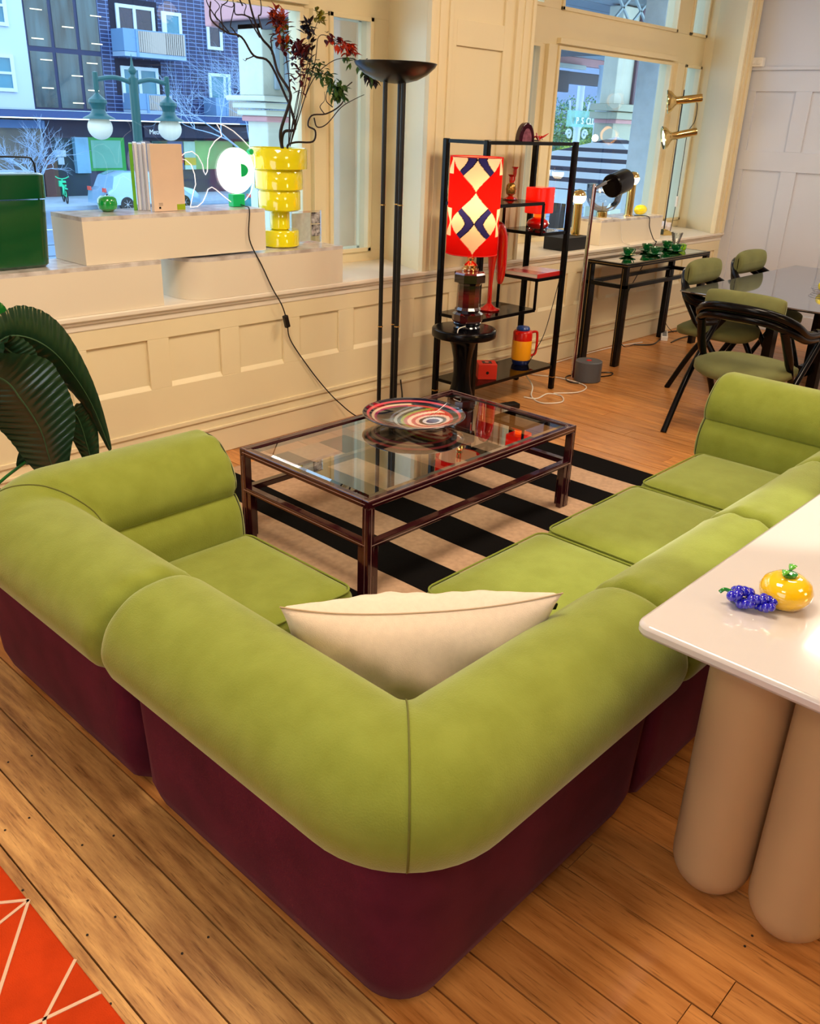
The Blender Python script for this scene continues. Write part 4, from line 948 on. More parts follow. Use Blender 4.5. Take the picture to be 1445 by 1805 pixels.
# ================================================================== CONSOLE AND CUPS
cs = thing('console_table', 'long narrow black console table with glass top under the right window', 'table', (6.72, 3.60, 0))
cx0, cx1, cy0, cy1 = -.68, .68, -.18, .17; wl_ = .045
for sx, x in ((1, cx0), (-1, cx1)):
    for sy, y in ((1, cy0), (-1, cy1)):
        o = MB().box(*sorted((x, x + sx * .045)), *sorted((y, y + sy * .045)), 0, .76).build('leg', black, cs, bev=.003)
        m = MB(); m.box(*sorted((x + sx * .045, x + sx * .075)), *sorted((y + sy * .003, y + sy * .042)), 0, .60); m.build('leg_bracket', black, o, bev=.002)
        q = MB(); q.bar((x + sx * .052, y - sy * .001, 0.01), (x + sx * .052, y - sy * .001, .75), .0016); q.bar((x - sx * .001, y + sy * .03, 0.01), (x - sx * .001, y + sy * .03, .75), .0016); q.build('inlay_line', brass, o)
for nm, z0, z1 in (('top_rail', .755, .785), ('lower_rail', .60, .63)):
    for y in (cy0, cy1 - .035): MB().box(cx0, cx1, y, y + .035, z0, z1).build(nm, black, cs, bev=.003)
    for x in (cx0, cx1 - .035): MB().box(x, x + .035, cy0 + .036, cy1 - .036, z0, z1).build(nm, black, cs, bev=.003)
q = MB()
for y in (cy0 - .001, cy0 + .004): q.bar((cx0, y, .771 if y < cy0 else .786), (cx1, y, .771 if y < cy0 else .786), .0016)
q.bar((cx0 - .001, cy0, .771), (cx0 - .001, cy1, .771), .0016); q.build('inlay_line', brass, cs)
MB().box(cx0 + .035, cx1 - .035, cy0 + .035, cy1 - .035, .779, .785).build('glass_top', tglass, cs)
gcup = mat('green_pressed_glass', (6, 120, 48), .03, coat=1., spec=.8, trans=.55, ior=1.5)
def cupset(x, y, rz, where):
    sc_ = thing('glass_saucer', 'green glass saucer %s' % where, 'saucer', (x, y, .786), group='green glass tea set on the console')
    MB().lathe([(0, 0), (.028, 0), (.05, .008), (.066, .016), (.066, .019), (.045, .012), (0, .005)], n=28).build('saucer_plate', gcup, sc_, smooth=True)
    c_ = thing('glass_cup', 'green glass teacup %s' % where, 'cup', (x, y, .793), rz=rz, group='green glass tea set on the console')
    MB().lathe([(.018, 0), (.02, .006), (.034, .022), (.044, .045), (.048, .058), (.045, .058), (.040, .044), (.028, .024), (0, .012)], n=28).build('cup_bowl', gcup, c_, smooth=True)
    MB().tube(smooth_path([(.040, 0, .050), (.062, 0, .052), (.066, 0, .036), (.050, 0, .020), (.034, 0, .022)]), .004, 8).build('handle', gcup, c_, smooth=True)
for x, y, rz, wh in ((6.45, 3.665, -.4, 'nearest the left end of the console'), (6.84, 3.715, .3, 'at the back, second from the left'), (6.72, 3.575, -.5, 'at the front, second from the left'), (7.18, 3.715, .2, 'at the back, third from the left'), (7.06, 3.57, -.6, 'at the front, rightmost of the set')): cupset(x, y, rz, wh)
cl_ = glass('clear_glass'); 
tb = thing('glass_tumbler', 'flared clear ribbed glass tumbler at the right of the green tea set', 'glass', (7.31, 3.705, .786))
vs = []; m = MB(); 
pr = []
m.lathe([(.022, 0), (.024, .01), (.032, .06), (.05, .13), (.048, .13), (.029, .06), (.018, .014)], n=16).build('tumbler_body', cl_, tb, smooth=False)
lz = thing('lime_glass_dish', 'small lime green glass piece beside the clear tumbler', 'ornament', (7.225, 3.59, .786))
MB().lathe([(0, 0), (.02, 0), (.032, .02), (.028, .04), (.034, .05), (.02, .055), (0, .045)], n=10).build('dish_body', mat('lime_glass', (150, 210, 20), .05, trans=.4, coat=1.), lz, smooth=True)
# black task lamp on grey cylinder weight
bl = thing('black_reading_lamp', 'floor lamp with black drum head and grey cylinder weight beside the console', 'lamp', (5.55, 3.40, 0))
MB().lathe([(.092, 0), (.098, .006), (.098, .145), (.092, .15), (0, .15)], (-.01, -.05, 0), 40).build('weight', mat('grey_metal', (84, 86, 90), .4), bl, smooth=.6)
MB().lathe([(.02, .15), (.02, .152), (0, .152)], (-.01, -.05, 0), 16).build('red_button', redp, bl)
MB().tube([(-.022, .075, .0), (-.02, .075, .85), (-.01, .072, 1.36)], .011, 10).build('pole', chrome, bl, smooth=True)
MB().tube([(-.024, .062, .0), (-.022, .062, .85), (-.012, .06, 1.34)], .006, 8).build('cable_channel', mat('dark_red_rod', (80, 14, 14), .3), bl, smooth=True)
hd = Vector((.97, .0, .20)).normalized(); T_ = Matrix.Translation((.12, .02, 1.345)) @ hd.to_track_quat('Z', 'Y').to_matrix().to_4x4()
MB().lathe([(0, .0), (.072, .0), (.079, .008), (.079, .175), (.077, .18), (.072, .175), (.072, .02), (0, .02)], n=44, M=T_).build('drum_head', black, bl, smooth=.6)
MB().bar((-.012, .068, 1.33), (.12, .03, 1.385), .025, .02).build('hinge', chrome, bl, bev=.003)
MB().box(-.004, .004, -.0805, -.077, .03, .16, T_).build('red_stripe', redp, bl)
attach(bl, 'power_cord', [(5.62, 3.36, .006), (5.78, 3.30, .006), (5.86, 3.34, .006), (5.72, 3.44, .006), (5.50, 3.50, .006), (5.38, 3.40, .006), (5.42, 3.32, .006)], .0045, blackm)
# ---------------- right window sill
bx = thing('black_box', 'matte black box on the sill carrying the left globe bulb lamp', 'box', (6.03, 3.97, .841))
MB().box(-.175, .17, -.10, .10, 0, .095).build('box_body', mat('charcoal_card', (26, 27, 30), .7), bx, bev=.003)
def globe_lamp(label, x, y, z, h, lit=True, r=.055):
    t = thing('globe_bulb_lamp', label, 'lamp', (x, y, z))
    MB().lathe([(.034, 0), (.034, h), (.03, h + .004)], n=28).build('brass_stem', brass, t, smooth=.6)
    MB().lathe([(.045, 0), (.045, .006)], n=28).build('base_ring', brass, t, smooth=.6)
    T2 = Matrix.Translation((0, 0, h + r * .9))
    a = [( r * math.sin(PI * i / 20), -r * math.cos(PI * i / 20)) for i in range(0, 12)]; b2 = [(r * 1.004 * math.sin(PI * i / 20), -r * 1.004 * math.cos(PI * i / 20)) for i in range(11, 21)]
    MB().lathe(a, n=28, M=T2).build('lit_bulb', emit('bright_bulb', (255, 232, 190), 9), t, smooth=True)
    MB().lathe(b2, n=28, M=T2).build('gold_crown', brass, t, smooth=True)
    bulb_light('globe_bulb_light', (x, y - .12, z + h + .05), 2.2)
    return t
globe_lamp('brass column lamp with half gilded globe bulb on the black box', 6.13, 3.97, .937, .235)
plinth('display_plinth', 'cream marble topped plinth on the right sill carrying the glass globe lamp', 6.42, 7.42, 3.92, 4.20, .841, 1.035)
gl2 = globe_lamp('brass column lamp with half gilded globe bulb near the yellow lemon', 7.03, 4.04, 1.036, .25)
gg = thing('glass_globe_lamp', 'clear glass globe lamp with brass foot on the marble plinth', 'lamp', (6.62, 4.05, 1.036))
MB().lathe([(0, 0), (.045, 0), (.045, .045), (.04, .05), (0, .05)], n=28).build('brass_foot', brass, gg, smooth=.6)
MB().lathe([(.09, .0), (.09, .005), (0, .005)], n=28).build('white_disc', mat('white_disc', (236, 232, 226), .3), gg)
MB().tube([(0, 0, .05), (0, 0, .12)], .004, 8).build('stem', brass, gg)
MB().lathe([(.04, .05), (.10, .075), (.135, .13), (.145, .19), (.145, .26)], n=40).build('globe', cl_, gg, smooth=True)
lem = thing('glass_lemon', 'yellow glass lemon at the right end of the marble plinth', 'ornament', (7.21, 4.03, 1.036))
T3 = Matrix.Translation((0, 0, .043)) @ Matrix.Rotation(PI / 2, 4, 'Y') @ Matrix.Rotation(.2, 4, 'X')
MB().lathe([(0, -.082), (.014, -.072), (.036, -.045), (.043, -.005), (.040, .03), (.025, .058), (.010, .072), (0, .08)], n=26, M=T3).build('fruit', mat('lemon_glass', (250, 226, 10), .08, coat=1., emis=.06, emcol=(250, 220, 10)), lem, smooth=True)
MB().ball((.084, 0, .045), .008, 10).build('tip', MATS['lemon_glass'], lem, smooth=True)
# double spot lamp
sl = thing('double_spot_lamp', 'slim black stand lamp with two brass spotlights at the right end of the sill', 'lamp', (7.72, 4.05, .841))
MB().lathe([(0, 0), (.10, 0), (.10, .006), (.05, .035), (.012, .05), (0, .05)], n=4, M=Matrix.Rotation(.5, 4, 'Z')).build('base', brass, sl, smooth=.3)
MB().tube([(0, 0, .04), (0, 0, 1.20)], .006, 8).build('pole', blackm, sl, smooth=True)
def spot(z, lit):
    d = Vector((-.50, .86, -.14)).normalized() if not lit else Vector((-.62, .76, -.22)).normalized(); T4 = Matrix.Translation((0, .0, z)) @ d.to_track_quat('Z', 'Y').to_matrix().to_4x4() @ Matrix.Scale(1.25, 4)
    o = MB().lathe([(0, -.13), (.024, -.13), (.026, -.12), (.026, .04), (.04, .055), (.066, .075), (.078, .10), (.074, .104), (.062, .085), (.03, .062), (0, .055)], n=30, M=T4).build('spot_head', brass, sl, smooth=.8)
    MB().ball(T4 @ Vector((0, 0, .075)), .026, 14).build('bulb', emit('spot_bulb', (255, 226, 170), 9) if lit else emit('dim_bulb', (255, 240, 214), 2.5), o, smooth=True)
    MB().lathe([(.05, .098), (.0, .1)], n=24, M=T4).build('reflector_glow', emit('reflector_glow', (255, 244, 220), 1.2), o)
    MB().ball((0, 0, z), .012, 10).build('swivel', blackm, sl, smooth=True)
spot(1.12, False); spot(.84, True)
bulb_light('spot_bulb_light', (7.56, 4.05, 1.63), 2.5)
sc_ = attach(sl, 'power_cord', [(7.80, 4.0, 1.99), (7.88, 3.99, 1.93), (7.88, 3.99, 1.80), (7.80, 4.0, 1.70), (7.79, 4.0, 1.5), (7.785, 4.0, 1.25), (7.79, 4.01, 1.0), (7.80, 4.03, .85)], .0035, blackm)
MB().box(-.012, .012, -.009, .009, -.045, .045).build('inline_switch', MATS['white_plastic'], sc_, bev=.004, loc=(7.785 - 7.72, 3.998 - 4.05, 1.13 - .841))
ti = thing('crumpled_tissue', 'crumpled white tissue on the sill behind the spot lamp foot', 'tissue', (7.86, 4.12, .841))
bm = bmesh.new(); bmesh.ops.create_icosphere(bm, subdivisions=3, radius=.06)
for v in bm.verts: v.co *= 1 + .35 * math.sin(v.co.x * 90) * math.cos(v.co.y * 80 + v.co.z * 70); v.co.z = max(v.co.z * .9 + .045, 0)
m = MB(); bm.verts.ensure_lookup_table(); m.v = [tuple(v.co) for v in bm.verts]; m.f = [tuple(v.index for v in f.verts) for f in bm.faces]; bm.free(); m.build('paper', mat('tissue_paper', (236, 226, 222), .8), ti)
attach(gl2, 'power_cord', [(7.06, 4.0, 1.04), (7.14, 3.93, 1.04), (7.16, 3.905, 1.02), (7.17, 3.90, .95), (7.17, 3.85, .86), (7.12, 3.80, .845), (7.10, 3.795, .80), (6.74, 3.80, .40), (6.70, 3.78, .10), (6.72, 3.74, .006), (6.85, 3.72, .006)], .004, blackm)
attach(gg, 'power_cord', [(6.62, 4.0, 1.04), (6.66, 3.92, 1.04), (6.68, 3.905, 1.02), (6.70, 3.90, .95), (6.70, 3.87, .86), (6.70, 3.80, .845)], .004, MATS['white_cable'])
# floor clutter: cables, power strip
cord('floor_cable', [(5.0, 3.62, .17), (4.98, 3.45, .05), (4.86, 3.36, .006), (4.78, 3.22, .006), (4.90, 3.14, .006), (5.02, 3.22, .006), (5.0, 3.32, .006), (4.84, 3.30, .006), (4.80, 3.38, .006)], .005, MATS['white_cable'], 'white cable coiled on the floor in front of the thermos jug')
cord('floor_cable', [(5.04, 3.30, .006), (5.2, 3.2, .006), (5.38, 3.26, .006), (5.42, 3.5, .006), (5.36, 3.75, .006), (5.9, 3.80, .006), (6.6, 3.79, .006), (7.0, 3.72, .006)], .0045, MATS['white_cable'], 'white cable running along the skirting behind the console')
cord('floor_cable', [(6.85, 3.72, .006), (7.0, 3.62, .006), (7.3, 3.70, .006), (7.6, 3.78, .006), (7.9, 3.66, .006), (8.2, 3.60, .006), (7.9, 3.50, .006), (7.5, 3.58, .006), (7.2, 3.55, .006)], .006, blackm, 'tangled black cable on the floor right of the console')
cord('floor_cable', [(4.05, 3.84, .16), (3.96, 3.74, .12), (3.86, 3.62, .04), (3.92, 3.56, .006), (4.1, 3.5, .006)], .005, blackm, 'black cable curving out from the skirting left of the shelf unit')
cord('hanging_cable', [(5.12, 3.40, .77), (5.10, 3.42, .60), (5.06, 3.44, .40), (5.0, 3.46, .28), (4.98, 3.50, .18)], .003, blackm, 'thin black cable hanging from the book shelf to the thermos jug')
cord('hanging_cable', [(7.62, 3.84, .80), (7.55, 3.82, .55), (7.40, 3.80, .30), (7.5, 3.78, .10), (7.6, 3.74, .006)], .003, blackm, 'thin dark cable hanging against the wainscot at the console')
pp = thing('power_strip', 'white power strip standing on the floor behind the console', 'power strip', (7.35, 3.70, 0), rz=.5)
MB().box(-.14, .14, -.03, .03, 0, .04).build('casing', MATS['white_plastic'], pp, bev=.005)
for i in range(4): MB().box(-.115 + i * .065, -.075 + i * .065, -.018, .018, .04, .043).build('socket', MATS['grey_plastic'], pp)

# ================================================================== DINING GROUP
dt = thing('dining_table', 'large dining table with reflective grey glass top on black slab legs', 'table', (6.70, 2.05, 0))
MB().box(-1.01, 1.01, -.80, .75, .712, .722).build('glass_top', mat('grey_mirror_glass', (150, 152, 160), .04, metal=.85), dt, bev=.002)
MB().box(-1.0, 1.0, -.79, .74, .705, .712).build('black_underside', black, dt)
for x, y in ((-.42, .30), (-.42, -.05), (-.42, -.40), (.5, .30), (.5, -.40)):
    MB().prism([(-.045, 0), (.045, 0), (.045, .52), (.10, .70), (-.10, .70), (-.045, .52)], -.03, .03, Matrix.Translation((x, y, .006)) @ Mx).build('leg', black, dt, bev=.003)
MB().box(-.55, .65, -.03, .03, .20, .27).build('stretcher', black, dt, bev=.003)
olive = mat('sage_velvet', (116, 118, 74), .9, spec=.15, sheen=.4, noise=.22, nscale=7, bump=.3, bscale=300); teal = mat('grey_teal_velvet', (110, 124, 112), .9, spec=.15, sheen=.5, noise=.25, nscale=7)
def chair(label, x, y, rz, sm, drop=False):
    t = thing('dining_chair', label, 'chair', (x, y, 0), rz=rz, group=None)
    # seat pad: rounded, thick in the middle, hanging at the corners
    def sf(u, v):
        a = 2 * PI * u; r = v; cx_ = .265 * (abs(math.cos(a)) ** .75) * (1 if math.cos(a) > 0 else -1); cy_ = .285 * (abs(math.sin(a)) ** .75) * (1 if math.sin(a) > 0 else -1)
        return (cx_ * r, cy_ * r, .475 - .045 * r ** 4 - .012 * math.cos(2 * a) * r ** 4)
    st_ = MB(); nu, nr = 48, 10; vs = [(0, 0, .475)]
    for j in range(1, nr + 1):
        for i in range(nu): vs.append(sf(i / nu, j / nr))
    for j, (rr, dz) in enumerate(((1.0, -.035), (.93, -.05))):
        for i in range(nu): p = sf(i / nu, 1); vs.append((p[0] * rr, p[1] * rr, p[2] + dz))
    fs = [(0, 1 + i, 1 + (i + 1) % nu) for i in range(nu)] + [(1 + j * nu + i, 1 + (j + 1) * nu + i, 1 + (j + 1) * nu + (i + 1) % nu, 1 + j * nu + (i + 1) % nu) for j in range(nr + 1) for i in range(nu)]
    fs.append(tuple(1 + (nr + 1) * nu + i for i in range(nu)))
    st_.v = vs; st_.f = fs; st_.build('seat', sm, t, smooth=1.3)
    for s in (1, -1):
        MB().tube(smooth_path([((-.33, -.18)[drop], s * .30, .0), ((-.10, -.02)[drop], s * .315, .30), (.17, s * .325, .56), (.225, s * .325, .62), (.21, s * .32, .655), (.12, s * .315, .67)][(0 if not drop else 0):]), .019, 10).build('leg', black, t, smooth=True)
        MB().tube(smooth_path([(.25, s * .25, 0), (.14, s * .26, .25), (-.05, s * .27, .50), (-.17, s * .25, (.70, .66)[drop])]), [.018] * 6 + [.02] * 6 + [.026] * 7, 10).build('leg', black, t, smooth=True)
    for k_, (dz, rr, ins) in enumerate(((0, .026, 0), (-.052, .022, .006))):
        pts = [(.16, -.316, .65), (.0, -.312, .668), (-.13, -.285, .735), (-.23, -.20, .785), (-.285, -.08, .805), (-.285, .08, .805), (-.23, .20, .785), (-.13, .285, .735), (.0, .312, .668), (.16, .316, .65)]
        if drop: pts = [(.16, -.316, .65), (.05, -.312, .652), (-.08, -.30, .66), (-.18, -.25, .715), (-.26, -.12, .79), (-.285, 0, .80), (-.26, .12, .79), (-.18, .25, .715), (-.08, .30, .66), (.05, .312, .652), (.16, .316, .65)]
        MB().tube(smooth_path([(p[0] + ins, p[1], p[2] + dz * (1 if abs(p[1]) < .3 else .6)) for p in pts]), rr, 12).build('back_rail', black, t, smooth=True)
    def bf(u, v):
        a = -PI * .5 + PI * u; yy = .235 * math.sin(a) ; w_ = 2 * PI * v
        e_ = math.cos(a) ** .5 if math.cos(a) > 0 else 0
        cx_ = -.205 + .30 * yy * yy * 4 * .35; 
        return (cx_ + (.055 * e_ + .003) * math.cos(w_), yy, .80 + (.088 * (.55 + .45 * e_)) * math.sin(w_) * (1 if e_ > 0 else .01) + .0)
    grid_mesh(bf, 24, 24, 'back_pad', sm, t)
    MB().bar((-.02, -.27, .42), (-.02, .27, .42), .03, .02).build('seat_rail', black, t, bev=.004)
    return t
chair('black tubular dining chair with sage velvet pads, nearest the sofa arm', 5.20, 2.06, 0, olive)
chair('black dining chair tucked under the far side of the table, left one by the console', 6.14, 2.68, -PI / 2, olive, True)
chair('black dining chair tucked under the far side of the table, farther right one', 6.98, 2.70, -PI / 2, olive, True)
for i, (x, y, lab) in enumerate(((5.86, 1.83, 'yellow glass lemon half under the pointed black dish on the grey table'), (6.50, 2.13, 'yellow glass lemon lying in the thin wire dish on the grey table'))):
    l = thing('glass_lemon', lab, 'ornament', (x, y, .723))
    MB().lathe([(0, -.075), (.012, -.066), (.036, -.04), (.043, -.0), (.040, .03), (.025, .056), (.010, .068), (0, .075)], n=24, M=Matrix.Translation((0, 0, .043)) @ Matrix.Rotation(PI / 2, 4, 'Y')).build('fruit', MATS['lemon_glass'], l, smooth=True)
    MB().ball((-.076, 0, .043), .007, 8).build('tip', MATS['lemon_glass'], l, smooth=True)
bd = thing('black_dish', 'black dish with long pointed lip standing over a yellow lemon', 'dish', (5.99, 1.76, .723))
MB().lathe([(0, .0), (.03, .0), (.02, .03), (.05, .07), (.11, .10), (.11, .104), (.045, .078), (0, .07)], n=30).build('dish_body', blackm, bd, smooth=True)
MB().add([(-.06, .09, .100), (-.20, .10, .088), (-.10, -.02, .100), (-.06, .09, .094), (-.20, .10, .085), (-.10, -.02, .094)], [(0, 1, 2), (5, 4, 3), (0, 3, 4, 1), (1, 4, 5, 2), (2, 5, 3, 0)]).build('pointed_lip', blackm, bd)
wd_ = thing('wire_dish', 'thin clear wire dish holding a lemon on the grey table', 'dish', (6.50, 2.13, .723))
for k_ in range(3): MB().tube([((.10 + .012 * k_) * math.cos(a), (.07 + .01 * k_) * math.sin(a), .004 + .012 * k_) for a in [i * PI / 16 for i in range(32)]], .0015, 5, closed=True).build('wire_ring', chrome, wd_)
# paper lantern hanging in the back of the room (seen mirrored in the window glass)
# paper lantern deeper in the room (its reflection hangs in the left window)
pl = thing('paper_lantern', 'round white paper lantern hanging in the room, mirrored in the left window', 'lamp', (8.28, -4.0, 3.065))
MB().ball((0, 0, 0), .145, 24).build('paper_globe', emit('paper_glow', (255, 236, 214), 2.5), pl, smooth=True)
MB().tube([(0, 0, .14), (0, 0, .485)], .004, 6).build('flex', blackm, pl)

# ================================================================== THE STREET
SZ = -2.6; KF = 2.324; FY = 46.5
def F(x, z, dy=0): return (KF * x, FY - dy, 1.7 + KF * (z - 1.7))
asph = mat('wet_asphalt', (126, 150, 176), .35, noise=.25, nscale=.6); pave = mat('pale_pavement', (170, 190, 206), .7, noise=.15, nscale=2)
g_ = MB().box(-60, 140, 4.9, 120, SZ - .2, SZ).build('street_ground', asph); g_['kind'] = 'structure'
g_ = MB().box(-60, 140, 41.5, FY, SZ, SZ + .14).build('far_pavement', pave); g_['kind'] = 'structure'
g_ = MB().box(-60, 140, 4.9, 12, SZ, SZ + .14).build('near_pavement', pave); g_['kind'] = 'structure'
for i, yy in enumerate((20, 22.4, 28, 30.4)):
    g_ = MB().box(-60, 140, yy, yy + .12, SZ, SZ + .012).build('tram_rail', mat('worn_rail', (90, 104, 120), .3, metal=.6)); g_['kind'] = 'structure'
for yy in (25.2, 34.5): g_ = MB().box(-60, 140, yy, yy + .16, SZ, SZ + .008).build('road_line', mat('road_line_paint', (224, 230, 236), .6)); g_['kind'] = 'structure'

def extwall(m, x0, x1, z0, z1, d0=0, d1=.5):
    a = F(x0, z0); b_ = F(x1, z1); m.box(a[0], b_[0], FY - d0, FY + d1, a[2], b_[2])
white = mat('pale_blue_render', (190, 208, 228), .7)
dglass = mat('dark_reflective_glass', (70, 96, 104), .08, coat=.6, noise=.55, nscale=.8, ncol=(30, 40, 46), stretch=(2.4, 1, .35)); tealg = mat('teal_window_glass', (60, 140, 168), .1, coat=.5, noise=.4, nscale=.6)
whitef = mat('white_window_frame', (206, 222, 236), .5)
# brick material: dark glazed bricks with light joints
brick = bpy.data.materials.new('blue_black_brick'); brick.use_nodes = True
n_ = brick.node_tree.nodes; l_ = brick.node_tree.links
bt = n_.new('ShaderNodeTexBrick'); tcc = n_.new('ShaderNodeTexCoord'); mp = n_.new('ShaderNodeMapping'); mp.inputs['Rotation'].default_value = (PI / 2, 0, 0)
l_.new(tcc.outputs['Object'], mp.inputs[0]); l_.new(mp.outputs[0], bt.inputs[0]); bt.offset = 0; bt.inputs['Scale'].default_value = 1
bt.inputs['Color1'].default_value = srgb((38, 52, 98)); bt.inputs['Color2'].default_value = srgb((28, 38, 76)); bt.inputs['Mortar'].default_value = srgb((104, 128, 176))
bt.inputs['Brick Width'].default_value = .48; bt.inputs['Row Height'].default_value = .19; bt.inputs['Mortar Size'].default_value = .018
l_.new(bt.outputs[0], n_['Principled BSDF'].inputs['Base Color']); n_['Principled BSDF'].inputs['Roughness'].default_value = .5
def frame_window(parent, x0, x1, z0, z1, mull=(), glassm=tealg, tran=(), d=.02):
    a = F(x0, z0); b_ = F(x1, z1); fw = .16
    w = MB(); yA, yB = FY - d - .08, FY - d
    w.box(a[0], b_[0], yA, yB, a[2], a[2] + fw); w.box(a[0], b_[0], yA, yB, b_[2] - fw, b_[2]); w.box(a[0], a[0] + fw, yA, yB, a[2], b_[2]); w.box(b_[0] - fw, b_[0], yA, yB, a[2], b_[2])
    for q in mull: c_ = F(q, 0)[0]; w.box(c_ - .07, c_ + .07, yA, yB, a[2], b_[2])
    for q in tran: c_ = F(0, q)[2]; w.box(a[0], b_[0], yA, yB, c_ - .05, c_ + .05)
    o = w.build('window', whitef, parent)
    MB().box(a[0], b_[0], FY - d - .03, FY - d, a[2], b_[2]).build('pane', glassm, o)
# white rendered building
wb = thing('white_building', 'pale rendered building with white framed windows at the far left across the street', 'building', (0, 0, 0))
m = MB(); extwall(m, 3, 9.47, 1.69, 8); m.build('wall', white, wb)
for z0, z1 in ((2.0, 2.70), (3.21, 3.95), (4.4, 5.2)):
    for x0, x1 in ((8.35, 9.12), (7.2, 7.9), (6.0, 6.7)): frame_window(wb, x0, x1, z0, z1, tran=((z0 + z1) / 2,))
# curtain wall tower
cwb = thing('glass_facade_building', 'glazed stair tower with dark mullions between the white and the brick building', 'building', (0, 0, 0))
m = MB(); extwall(m, 9.47, 11.15, 1.69, 8, 0, .3); m.build('wall', mat('navy_metal', (30, 44, 84), .4), cwb)
for zi, (z0, z1) in enumerate(((1.73, 2.80), (2.90, 4.0), (4.1, 5.2))):
    for x0, x1 in ((9.50, 10.0), (10.08, 10.58), (10.66, 11.12)):
        m = MB(); extwall(m, x0, x1, z0, z1, .03, 0); m.build('pane', dglass, cwb)
        sl_ = MB()
        for j in range(4):
            a = F(x0 + .03 + (x1 - x0 - .06) * ((j * .31 + zi * .17 + x0) % .7), z1 - .16 - .27 * j)
            if (j + zi + int(x0 * 2)) % 2: sl_.box(a[0], a[0] + .6, FY - .075, FY - .07, a[2], a[2] + .045)
        if sl_.v: sl_.build('lit_tube', emit('office_light', (255, 240, 200), .9), cwb)
# brick building
bb_ = thing('brick_building', 'dark blue brick apartment building with slatted balconies across the street', 'building', (0, 0, 0))
m = MB(); extwall(m, 11.15, 15.8, 1.69, 8); m.build('wall', brick, bb_)
m = MB(); extwall(m, 15.8, 40, 1.69, 5.0); m.build('wall', mat('grey_blue_render', (120, 140, 170), .7), bb_)
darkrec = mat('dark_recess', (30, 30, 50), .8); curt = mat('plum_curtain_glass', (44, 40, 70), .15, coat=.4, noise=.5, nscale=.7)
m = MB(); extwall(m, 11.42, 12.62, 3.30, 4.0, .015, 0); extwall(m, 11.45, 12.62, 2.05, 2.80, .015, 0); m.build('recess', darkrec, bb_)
frame_window(bb_, 11.57, 12.53, 3.0, 3.88, (12.02,), curt); frame_window(bb_, 12.72, 13.24, 3.17, 3.84, (12.8,)); frame_window(bb_, 11.57, 12.52, 1.9, 2.65, (12.03,))
frame_window(bb_, 13.94, 14.38, 3.15, 3.88, glassm=curt); frame_window(bb_, 13.92, 14.56, 1.85, 2.64, (14.38,)); frame_window(bb_, 15.1, 15.4, 2.0, 2.62)
frame_window(bb_, 11.57, 12.5, 4.3, 5.0, (12.0,)); frame_window(bb_, 13.94, 14.6, 4.3, 5.0, (14.3,))
slat_m = mat('beige_balcony_slat', (176, 168, 160), .6)
def balcony(x0, x1, z0, z1, zs):
    a = F(x0, z0); b_ = F(x1, z1); s_ = F(0, zs)[2]; D = 1.2
    bl_ = MB().box(a[0], b_[0], FY - D, FY, s_, a[2] - .02).build('balcony', mat('pale_blue_slab', (150, 178, 206), .6), bb_)
    m = MB(); m.box(a[0], a[0] + .08, FY - D, FY, a[2], b_[2]); m.box(b_[0] - .08, b_[0], FY - D, FY, a[2], b_[2]); m.box(a[0], b_[0], FY - D, FY - D + .06, b_[2] - .06, b_[2]); m.box(a[0], a[0] + .7, FY - D, FY - D + .03, a[2], b_[2]); m.box(a[0] + .7, a[0] + .8, FY - D - .04, FY - D, s_, b_[2])
    m.build('balcony_frame', mat('steel_blue_frame', (110, 150, 190), .5), bl_)
    m = MB(); x = a[0] + .85
    while x < b_[0] - .1: m.box(x, x + .085, FY - D - .02, FY - D + .02, a[2], b_[2] - .06); x += .125
    o = m.build('slat', slat_m, bl_); o['kind'] = 'stuff'
balcony(11.42, 13.0, 2.93, 3.37, 2.83); balcony(11.57, 12.55, 1.76, 2.09, 1.69); balcony(13.76, 15.1, 1.66, 2.09, 1.58)
# shop level
sf = thing('shopfront_row', 'row of dark shopfronts with posters under a long navy canopy', 'shop', (0, 0, 0))
m = MB(); extwall(m, 3, 40, -.2, 1.5, 0, .4); m.build('wall', mat('navy_shop_wall', (34, 42, 74), .5, noise=.4, nscale=.5), sf)
m = MB(); a = F(3, 1.53); b_ = F(40, 1.69); m.box(a[0], b_[0], FY - 1.4, FY, a[2], b_[2]); m.build('canopy', mat('navy_canopy', (50, 76, 128), .5), sf)
m = MB(); a = F(3, 1.60); b_ = F(40, 1.625); m.box(a[0], b_[0], FY - 1.43, FY - 1.4, F(0, 1.672)[2], b_[2] + .14); m.build('canopy_edge', white, sf)
m = MB(); extwall(m, 11.9, 15.7, 1.17, 1.44, .6, 0); m.build('fascia', mat('dark_fascia', (26, 34, 66), .4), sf)
m = MB(); extwall(m, 6, 9.55, .45, 1.31, .05, 0); m.build('shop_window', mat('warm_shop_glass', (120, 116, 104), .2, noise=.6, nscale=.4, ncol=(50, 60, 80)), sf)
m = MB(); extwall(m, 6, 9.54, 1.31, 1.47, .5, 0); m.build('fascia', mat('blue_fascia', (70, 110, 160), .5), sf)
